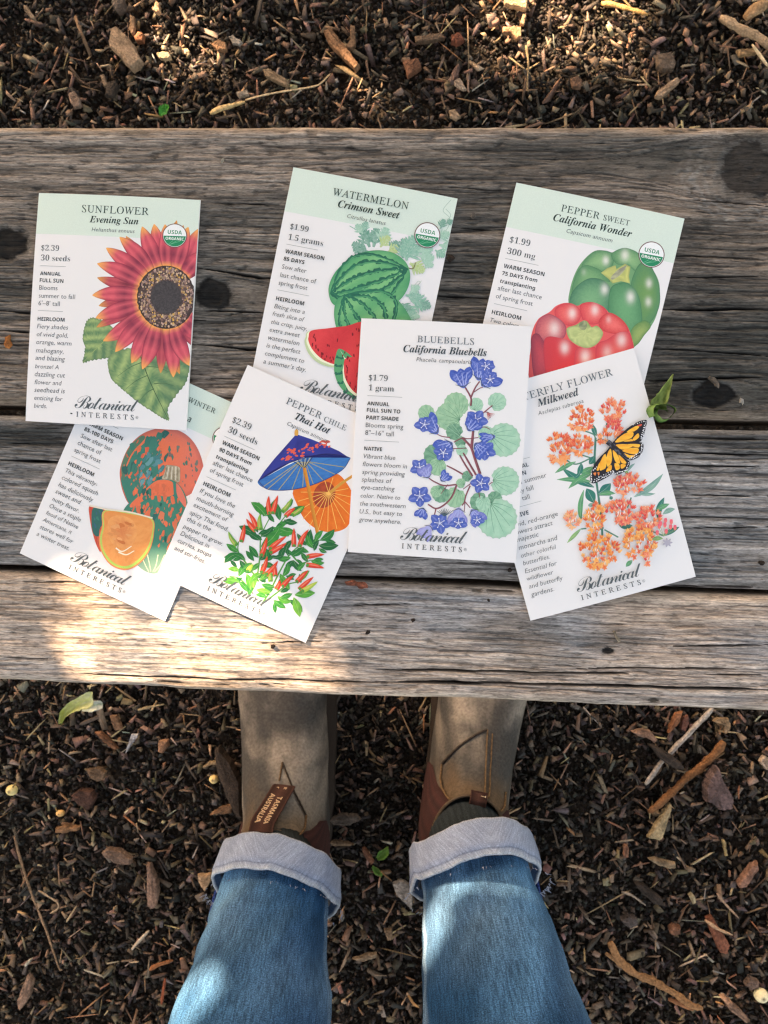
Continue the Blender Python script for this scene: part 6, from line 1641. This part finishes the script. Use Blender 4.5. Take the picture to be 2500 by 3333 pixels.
chip('seed', 'small white seed lying at the lower left', 'seed', V_BL, [(165, 1826), (185, 1798), (215, 1784), (205, 1808), (175, 1836)], C(224, 216, 192), .004)
chip('wood_chip', 'split tan chips in a bundle at the bottom left corner', 'wood chip', V_BL, [(120, 2050), (190, 1880), (228, 1920), (200, 2030), (140, 2110)], C(170, 132, 106), .008)
chip('wood_chip', 'pale peeling chip tucked beside the cuff of the left leg', 'wood chip', V_BL, [(1262, 1250), (1350, 1246), (1340, 1300), (1310, 1356), (1272, 1310)], C(206, 164, 118), .006)
stick('grass_blade', 'pale thin blade lying in mulch under the bench edge', 'blade', V_BL, [(874, 220), (950, 200), (1038, 184)], 9, C(170, 148, 112), .015, taper=.3)
# between the feet
leaf_obj('weed_seedling', 'small bright green weed between the two boots, upper sprig', 'weed', V_MID, [(800, 760), (818, 745), (835, 730), (845, 712)], [6, 20, 18, 4], (C(90, 130, 52), C(128, 160, 72), C(120, 150, 70)), .02, .005)
leaf_obj('weed_seedling', 'small green weed between the two cuffs, lower sprig', 'weed', V_MID, [(782, 790), (800, 808), (822, 830)], [5, 14, 5], (C(84, 120, 50), C(120, 150, 70), C(120, 150, 70)), .02, .005)
chip('dry_leaf', 'pale crumpled dry leaf touching the right cuff', 'dry leaf', V_MID, [(864, 856), (900, 840), (935, 862), (950, 920), (946, 970), (920, 940), (880, 905)], C(176, 160, 146), .006)
chip('bark_piece', 'grey bark flake beside the heel of the left boot', 'bark', V_MID, [(600, 590), (650, 565), (720, 570), (735, 590), (690, 612), (620, 610)], C(116, 100, 88), .007)
chip('wood_chip', 'thin brown chip under the grey bark flake', 'wood chip', V_MID, [(590, 682), (640, 680), (705, 692), (690, 702), (620, 700)], C(150, 118, 86), .005)
chip('wood_chip', 'reddish chip leaning beside the green weed', 'wood chip', V_MID, [(738, 710), (756, 715), (790, 770), (776, 782), (752, 750)], C(150, 96, 66), .006)
chip('wood_chip', 'square bright tan chip between the knees', 'wood chip', V_MID, [(828, 1048), (862, 1044), (868, 1085), (846, 1090)], C(184, 146, 108), .006)
stick('bark_splinter', 'thin fibrous splinter between the lower knees', 'splinter', V_MID, [(930, 1325), (950, 1355), (975, 1375)], 7, C(176, 130, 84), .015)
chip('wood_chip', 'long pale chip lying level between the knees', 'wood chip', V_MID, [(700, 1170), (760, 1152), (800, 1150), (798, 1164), (740, 1180)], C(172, 142, 108), .005)
# in front of the bench, right
stick('pale_stick', 'long straight pale grey stick running from under the bench, right side', 'stick', V_BR, [(1215, 205), (1080, 345), (950, 478), (880, 555), (782, 690)], 17, C(184, 170, 156), .017, taper=.1, rough=.1)
chip('bark_piece', 'dark bark slab lying across the long pale grey stick', 'bark', V_BR, [(786, 418), (830, 430), (940, 490), (1015, 560), (1010, 582), (930, 560), (850, 500)], C(74, 62, 54), .012, .016)
stick('brown_stick', 'long brown stick with a frayed end at the right', 'stick', V_BR, [(1286, 420), (1180, 540), (1040, 650), (930, 760), (800, 866)], 26, C(136, 94, 60), .018, taper=.15)
chip('wood_chip', 'pale split end of wood below the long brown stick', 'wood chip', V_BR, [(925, 790), (940, 806), (880, 1010), (858, 1026), (780, 1010), (800, 980), (870, 870)], C(206, 178, 126), .008)
chip('stone', 'mauve brown stone with a flat face at the right', 'stone', V_BR, [(1150, 610), (1190, 548), (1216, 560), (1250, 640), (1310, 740), (1300, 812), (1230, 818), (1140, 760), (1128, 690)], C(124, 100, 98), .018, ragged=1)
berry('large pale cream berry cut by the lower right edge', V_BR, 1530, 2048, 46, C(240, 226, 180))
stick('root_piece', 'curved forked root lying beside the right knee', 'root', V_BR, [(560, 1700), (610, 1800), (700, 1890), (830, 1950), (960, 2020), (1060, 2090), (1150, 2120)], 26, C(166, 122, 82), .018, taper=.1)
stick('root_piece', 'short straight root fork joining the curved root from the left', 'root', V_BR, [(532, 1770), (600, 1820), (680, 1880)], 16, C(160, 120, 82), .018, taper=.1)
stick('bark_splinter', 'split reddish stub under the lower end of the curved root', 'splinter', V_BR, [(936, 2062), (1010, 2092), (1090, 2130)], 18, C(164, 112, 76), .014, taper=.5)
chip('bark_piece', 'splintered rusty bark strip near the right edge', 'bark', V_BR, [(1160, 1530), (1200, 1516), (1250, 1600), (1310, 1700), (1300, 1755), (1250, 1752), (1200, 1640)], C(170, 100, 66), .010)
stick('pale_splinter', 'pale splinter crossing the rusty bark strip', 'splinter', V_BR, [(1165, 1560), (1240, 1610), (1342, 1655)], 12, C(206, 166, 130), .024)
chip('wood_chip', 'long pinkish block chip at the right edge', 'wood chip', V_BR, [(1352, 1300), (1440, 1180), (1480, 1160), (1486, 1200), (1400, 1320), (1362, 1326)], C(170, 122, 96), .009)
chip('wood_chip', 'ridged tan chip pointing right, below the pale split wood', 'wood chip', V_BR, [(784, 1140), (830, 1136), (960, 1172), (966, 1200), (930, 1206), (850, 1180)], C(176, 146, 108), .006)
chip('bark_piece', 'dark elongated bark piece in the lower right mulch', 'bark', V_BR, [(700, 1290), (760, 1300), (880, 1400), (890, 1440), (830, 1430), (740, 1350)], C(70, 58, 50), .009)
stick('dry_twig', 'thin pale crooked twig in mulch at the right edge', 'twig', V_BR, [(1240, 1386), (1290, 1450), (1380, 1545)], 8, C(182, 150, 124), .016)
stick('dry_twig', 'thin bent grey twig right of the right cuff', 'twig', V_BR, [(630, 1370), (700, 1395), (785, 1460)], 9, C(176, 156, 136), .016)
chip('wood_chip', 'diagonal long brown chip at the bottom right', 'wood chip', V_BR, [(1250, 2022), (1280, 2020), (1390, 2120), (1440, 2186), (1420, 2190), (1310, 2110)], C(168, 128, 100), .008)
chip('wood_chip', 'orange chip with a pointed end under the bench edge at right', 'wood chip', V_BR, [(912, 352), (925, 300), (962, 225), (1005, 215), (990, 270), (935, 340)], C(176, 112, 66), .007)
chip('wood_chip', 'flat reddish chip next to the orange pointed chip', 'wood chip', V_BR, [(1000, 330), (1015, 255), (1045, 240), (1050, 290), (1025, 350)], C(158, 100, 78), .006)
chip('wood_chip', 'folded buff chip pair near the right edge under the bench', 'wood chip', V_BR, [(1215, 290), (1240, 268), (1312, 270), (1330, 318), (1300, 372), (1280, 362), (1290, 316)], C(186, 150, 106), .006)
chip('wood_chip', 'pale pink bark chip at the head of the dark slab', 'wood chip', V_BR, [(680, 340), (740, 326), (800, 334), (848, 390), (830, 412), (790, 380), (720, 366)], C(172, 132, 106), .008)
chip('seed', 'cream kidney-shaped seed in the right mulch', 'seed', V_BR, [(1054, 1390), (1070, 1374), (1092, 1394), (1098, 1430), (1080, 1442), (1066, 1416)], C(226, 202, 150), .006)
chip('wood_chip', 'yellow thin chip standing in the mulch at right', 'wood chip', V_BR, [(1264, 1036), (1278, 1032), (1298, 1132), (1284, 1138)], C(216, 186, 120), .005)
chip('bark_piece', 'grey rounded bark knob right of the right knee', 'bark', V_BR, [(624, 1540), (670, 1510), (725, 1528), (730, 1560), (690, 1588), (640, 1570)], C(112, 98, 92), .010)
chip('bark_piece', 'orange brown bark knob in the lower right mulch', 'bark', V_BR, [(928, 1600), (960, 1580), (1005, 1590), (1000, 1630), (960, 1640), (932, 1630)], C(168, 112, 78), .009)
chip('wood_chip', 'cream speckled chip at the right edge, level with the stone', 'wood chip', V_BR, [(1500, 540), (1530, 502), (1570, 520), (1570, 600), (1540, 590)], C(206, 178, 150), .006)
chip('wood_chip', 'upright orange chip right of the right cuff', 'wood chip', V_BR, [(628, 1060), (650, 1046), (666, 1070), (662, 1126), (632, 1130)], C(172, 116, 84), .006)
chip('bark_piece', 'broken bark shard with pale splinters at the bottom right edge', 'bark', V_BR, [(1410, 1950), (1440, 1905), (1500, 1930), (1496, 1970), (1440, 1985)], C(150, 120, 102), .008)

# on the bench
leaf_obj('green_leaf', 'bright green pointed curled leaf on the bench beside the milkweed packet', 'leaf', view(1640, 1120, .41587), [(1320, 236), (1280, 310), (1235, 400), (1200, 470), (1190, 510)], [3, 22, 44, 60, 62], (C(158, 172, 92), C(70, 94, 40), C(124, 144, 72)), .003, .0025, True, lift=.003)
def curl_leaf():
    vw = view(1640, 1120, .41587); c = at(*vw((1226, 545)), BENCH_Z + .002); s = .41587 * .42 / FPX
    V = []; Cc = []; n, m = 44, 6
    for i in range(n):
        t = i / (n - 1); a = t * 9.5 + .4; r = (34 + 62 * t) * s * (1 + .10 * math.sin(a * 3))
        for j in range(m):
            h = j / (m - 1)
            V.append((math.cos(a) * r * (1 + .25 * (1 - h)), math.sin(a) * r * .78 * (1 + .25 * (1 - h)), .0005 + .010 * h * (.5 + .5 * t) + .001 * math.sin(a * 5)))
            Cc.append(mix(C(48, 82, 34), C(122, 156, 76), h * .8 + .2 * s1(a, h * 3, 4)))
    k = len(V); V += [(x * 1.012, y * 1.012, z - .0001) for x, y, z in V]; Cc += Cc
    g = gridfaces(n, m).tolist(); F = g + [tuple(q + k for q in f)[::-1] for f in g]
    o = mesh_obj('curled_leaf', V, F, M_LEAF, None, Cc); o.location = c
    tag(o, 'rolled up green leaf below the pointed leaf, beside the milkweed packet', 'leaf')
curl_leaf()
chip('leaf_scrap', 'brown papery scrap on the dark wood at the right end of the bench', 'leaf scrap', view(1900, 1100, .36166), [(1106, 370), (1130, 338), (1165, 352), (1212, 400), (1205, 462), (1180, 440), (1150, 400)], C(128, 116, 104), .0016, .0006, bench=True)
chip('paper_flake', 'tiny white flake on dark wood at the right end of the bench', 'flake', view(1900, 1100, .36166), [(1402, 545), (1416, 535), (1434, 590), (1422, 600), (1406, 580)], C(206, 200, 190), .001, .0006, bench=True)
chip('wood_sliver', 'small sliver below the milkweed packet on the front plank', 'sliver', view(1250, 1800, .7535), [(985, 338), (996, 333), (1020, 380), (1006, 384)], C(168, 156, 136), .0022, .0004, bench=True)
chip('wood_sliver', 'small pale sliver above the watermelon packet, to its left', 'sliver', view(0, 380, .5425), [(1330, 278), (1338, 255), (1346, 252), (1338, 272)], C(206, 196, 176), .001, .0005, bench=True)
chip('leaf_scrap', 'reddish crumpled leaf bit on the plank gap right of the chile packet', 'leaf scrap', view(0, 1800, .7535), [(1492, 120), (1530, 116), (1560, 126), (1588, 132), (1588, 152), (1566, 156), (1540, 142), (1500, 140)], C(138, 84, 66), .003, .0006, bench=True)
chip('leaf_scrap', 'orange bit of leaf on the plank at the far left', 'leaf scrap', V_SRC, [(20, 1096), (36, 1092), (42, 1122), (30, 1136), (18, 1124)], C(190, 120, 64), .0015, .0006, bench=True)
for k, (x, y, r, lab) in enumerate(((1660, 1855, 7, 'dark oval crumb on the plank left of the milkweed packet'), (890, 2103, 7, 'brown crumb on the sunlit plank under the chile packet'), (1345, 2018, 6, 'round dark crumb on the front plank below the bluebell packet'), (1590, 1953, 5, 'small dark crumb beside the gap below the bluebell packet'), (1198, 2058, 7, 'brown crumb right of the lower corner of the chile packet'), (2476, 1831, 8, 'black crumb near the right end of the middle plank'), (1466, 842, 12, 'black round crumb beside the right edge of the watermelon packet'), (1540, 705, 9, 'grey pebble crumb left of the pepper packet'))):
    R = random.Random(k)
    chip('crumb', lab, 'crumb', V_SRC, [(x + r * 1.1 * math.cos(a * .785) * R.uniform(.8, 1.2), y + r * math.sin(a * .785) * R.uniform(.8, 1.2)) for a in range(8)], C(58, 48, 42) if k != 7 else C(120, 112, 104), .0018, .0005, bench=True, ragged=.2)
chip('wood_chip', 'brown chip wedged in the front gap at the right end of the bench', 'wood chip', V_SRC, [(2440, 1880), (2475, 1874), (2520, 1878), (2520, 1894), (2450, 1892)], C(128, 92, 66), .004, -.0045, bench=True)

# ------------------------------------------------------------------ tree that shades the bench
def inside(p, poly):
    x, y = p; c = False; n = len(poly)
    for i in range(n):
        (x0, y0), (x1, y1) = poly[i], poly[i - 1]
        if (y0 > y) != (y1 > y) and x < (x1 - x0) * (y - y0) / (y1 - y0) + x0: c = not c
    return c
GAPS = [  # openings in the crown: where sunlight reaches, as photo outlines at a height
    (BENCH_Z, [(150, 1920), (300, 1880), (470, 1850), (700, 1860), (860, 1930), (960, 2010), (1060, 2130), (1100, 2250), (640, 2246), (270, 2240), (215, 2080)]),
    (.012, [(1560, -330), (2060, -330), (2030, 120), (1900, 190), (1650, 185), (1570, 60)]),
    (.012, [(460, 40), (670, 10), (660, 180), (490, 200)]),
    (BENCH_Z, [(150, 2365), (350, 2345), (480, 2385), (425, 2455), (385, 2560), (300, 2640), (150, 2500)]),
    (BENCH_Z, [(-650, 2890), (-580, 2740), (-430, 2770), (-390, 2900), (-470, 3080), (-660, 3080)])]
def tree():
    R = random.Random(12)
    c0 = Vector((0, -.02, .3)) + SUN * 2.2
    root = empty('tree', (c0.x + .9, c0.y + 1.0, 0))
    tag(root, 'leafy tree casting dappled shade over the bench from its far left', 'tree')
    e1 = SUN.cross(Vector((0, 0, 1))).normalized(); e2 = e1.cross(SUN)
    V = []; F = []; Cc = []
    polys = [(z, p) for z, p in GAPS]
    n = 0
    def blocked(pts):
        for z, po in polys:
            for p in pts:
                if inside(pix(p - SUN * ((p.z - z) / SUN.z)), po): return True
        return False
    m = 0
    while m < 5200:      # small leaves crowd round the openings
        z, po = polys[R.choice((0, 0, 0, 0, 0, 1, 2, 3, 3, 4))]
        i = R.randrange(len(po)); k = R.random()
        x = po[i][0] + (po[i - 1][0] - po[i][0]) * k + R.gauss(0, 1) * 340; y = po[i][1] + (po[i - 1][1] - po[i][1]) * k + R.gauss(0, 1) * 340
        c = at(x, y, z); c = c + SUN * ((c0 - c).dot(SUN) + R.uniform(-.05, .05)); m += 1
        L = R.uniform(.022, .045); w = L * .32
        nr = (SUN + Vector((R.gauss(0, .3), R.gauss(0, .3), R.gauss(0, .3)))).normalized()
        d = nr.cross(Vector((R.gauss(0, 1), R.gauss(0, 1), R.gauss(0, 1)))).normalized(); s = nr.cross(d)
        pts = [c - d * L / 2, c - d * L * .15 + s * w, c + d * L * .2 + s * w * .8, c + d * L / 2, c + d * L * .2 - s * w * .8, c - d * L * .15 - s * w]
        if blocked(pts): continue
        b = len(V); V += [p - root.location for p in pts]; F += [(b, b + 1, b + 2, b + 3), (b, b + 3, b + 4, b + 5)]
        Cc += [mix(C(70, 104, 44), C(110, 140, 60), R.random())] * 6
    # a thin veil of tiny leaves hangs in the large opening and softens the sunlight on the bench
    z, po = polys[0]; area = abs(sum(po[i - 1][0] * po[i][1] - po[i][0] * po[i - 1][1] for i in range(len(po)))) / 2 * (.4228 / FPX) ** 2 * SUN.z
    k = int(1.0 * area / .000023)
    while k > 0:
        x, y = R.uniform(100, 1200), R.uniform(1800, 2300)
        if not inside((x, y), po) or R.random() > (1.0 if y < 1975 else .34 + .45 * min(1, abs(x - 560) / 480)): continue
        k -= 1
        c = at(x, y, z); c = c + SUN * ((c0 - c).dot(SUN) + R.uniform(-.05, .05))
        L = .008; w = L * .36
        nr = (SUN + Vector((R.gauss(0, .25), R.gauss(0, .25), R.gauss(0, .25)))).normalized()
        d = nr.cross(Vector((R.gauss(0, 1), R.gauss(0, 1), R.gauss(0, 1)))).normalized(); s = nr.cross(d)
        b = len(V); V += [p - root.location for p in (c - d * L / 2, c - d * L * .15 + s * w, c + d * L * .2 + s * w * .8, c + d * L / 2, c + d * L * .2 - s * w * .8, c - d * L * .15 - s * w)]
        F += [(b, b + 1, b + 2, b + 3), (b, b + 3, b + 4, b + 5)]; Cc += [mix(C(70, 104, 44), C(110, 140, 60), R.random())] * 6
    while n < 12500:
        a = R.random() * 6.283; q = math.sqrt(R.random())
        c = c0 + e1 * (1.75 * q * math.cos(a)) + e2 * (1.4 * q * math.sin(a)) + SUN * R.gauss(0, .22)
        if c.z < 1.35: n += 1; continue
        L = R.uniform(.09, .16); w = L * .30
        nr = (SUN + Vector((R.gauss(0, .45), R.gauss(0, .45), R.gauss(0, .45)))).normalized()
        d = nr.cross(Vector((R.gauss(0, 1), R.gauss(0, 1), R.gauss(0, 1)))).normalized(); s = nr.cross(d)
        pts = [c - d * L / 2, c - d * L * .15 + s * w, c + d * L * .2 + s * w * .8, c + d * L / 2, c + d * L * .2 - s * w * .8, c - d * L * .15 - s * w]
        n += 1
        bad = blocked(pts + [c + d * (L * (q - 3) / 7) + s * (w * r / 2) for q in range(7) for r in (-1, 0, 1)])
        if not bad:
            for z, po in polys:
                out = [pix(p - SUN * ((p.z - z) / SUN.z)) for p in pts]
                cx = sum(p[0] for p in po) / len(po); cy = sum(p[1] for p in po) / len(po)
                if any(inside((cx + (p[0] - cx) * q, cy + (p[1] - cy) * q), out) for p in po for q in (0, .5, 1)): bad = True; break
        if bad: continue
        b = len(V); V += [p - root.location for p in pts]; F += [(b, b + 1, b + 2, b + 3), (b, b + 3, b + 4, b + 5)]
        col = mix(C(70, 104, 44), C(110, 140, 60), R.random()); Cc += [col] * 6
    mesh_obj('crown', V, F, M_TREE, root, Cc, smooth=False)
    tip = c0 - root.location
    path = [Vector((0, 0, -.1)), Vector((0, 0, .4)), Vector((-.08, -.10, .9)), Vector((-.35, -.42, 1.5)), tip + Vector((.1, .1, .1)), tip + Vector((.05, .1, .6))]
    v, f, c, u = tube(path, lambda i, a: (.10, .085, .07, .055, .04, .015)[i] * (1 + .08 * math.cos(5 * a)), lambda i, a: mix(C(84, 70, 58), C(58, 48, 40), s1(a * 3, i * 2.0, 3)), 20)
    tr = mesh_obj('trunk', v, f, M_BARK, root, c)
    for k in range(7):
        a = k * .9; st = path[3].lerp(path[4], R.random() * .8)
        en = tip + e1 * (1.1 * math.cos(a)) + e2 * (1.0 * math.sin(a)) - Vector((0, 0, 0)) + SUN * .15
        # limbs keep clear of the openings
        ok = True
        for q in range(21):
            p = root.location + st.lerp(en, q / 20)
            if any(inside(pix(p - SUN * ((p.z - z) / SUN.z)), po) for z, po in GAPS): ok = False
        if not ok: continue
        v, f, c, u = tube([st, st.lerp(en, .5) + Vector((0, 0, .08)), en], lambda i, a_: (.03, .018, .006)[i], lambda i, a_: C(76, 62, 52), 10)
        mesh_obj('limb', v, f, M_BARK, tr, c)
tree()
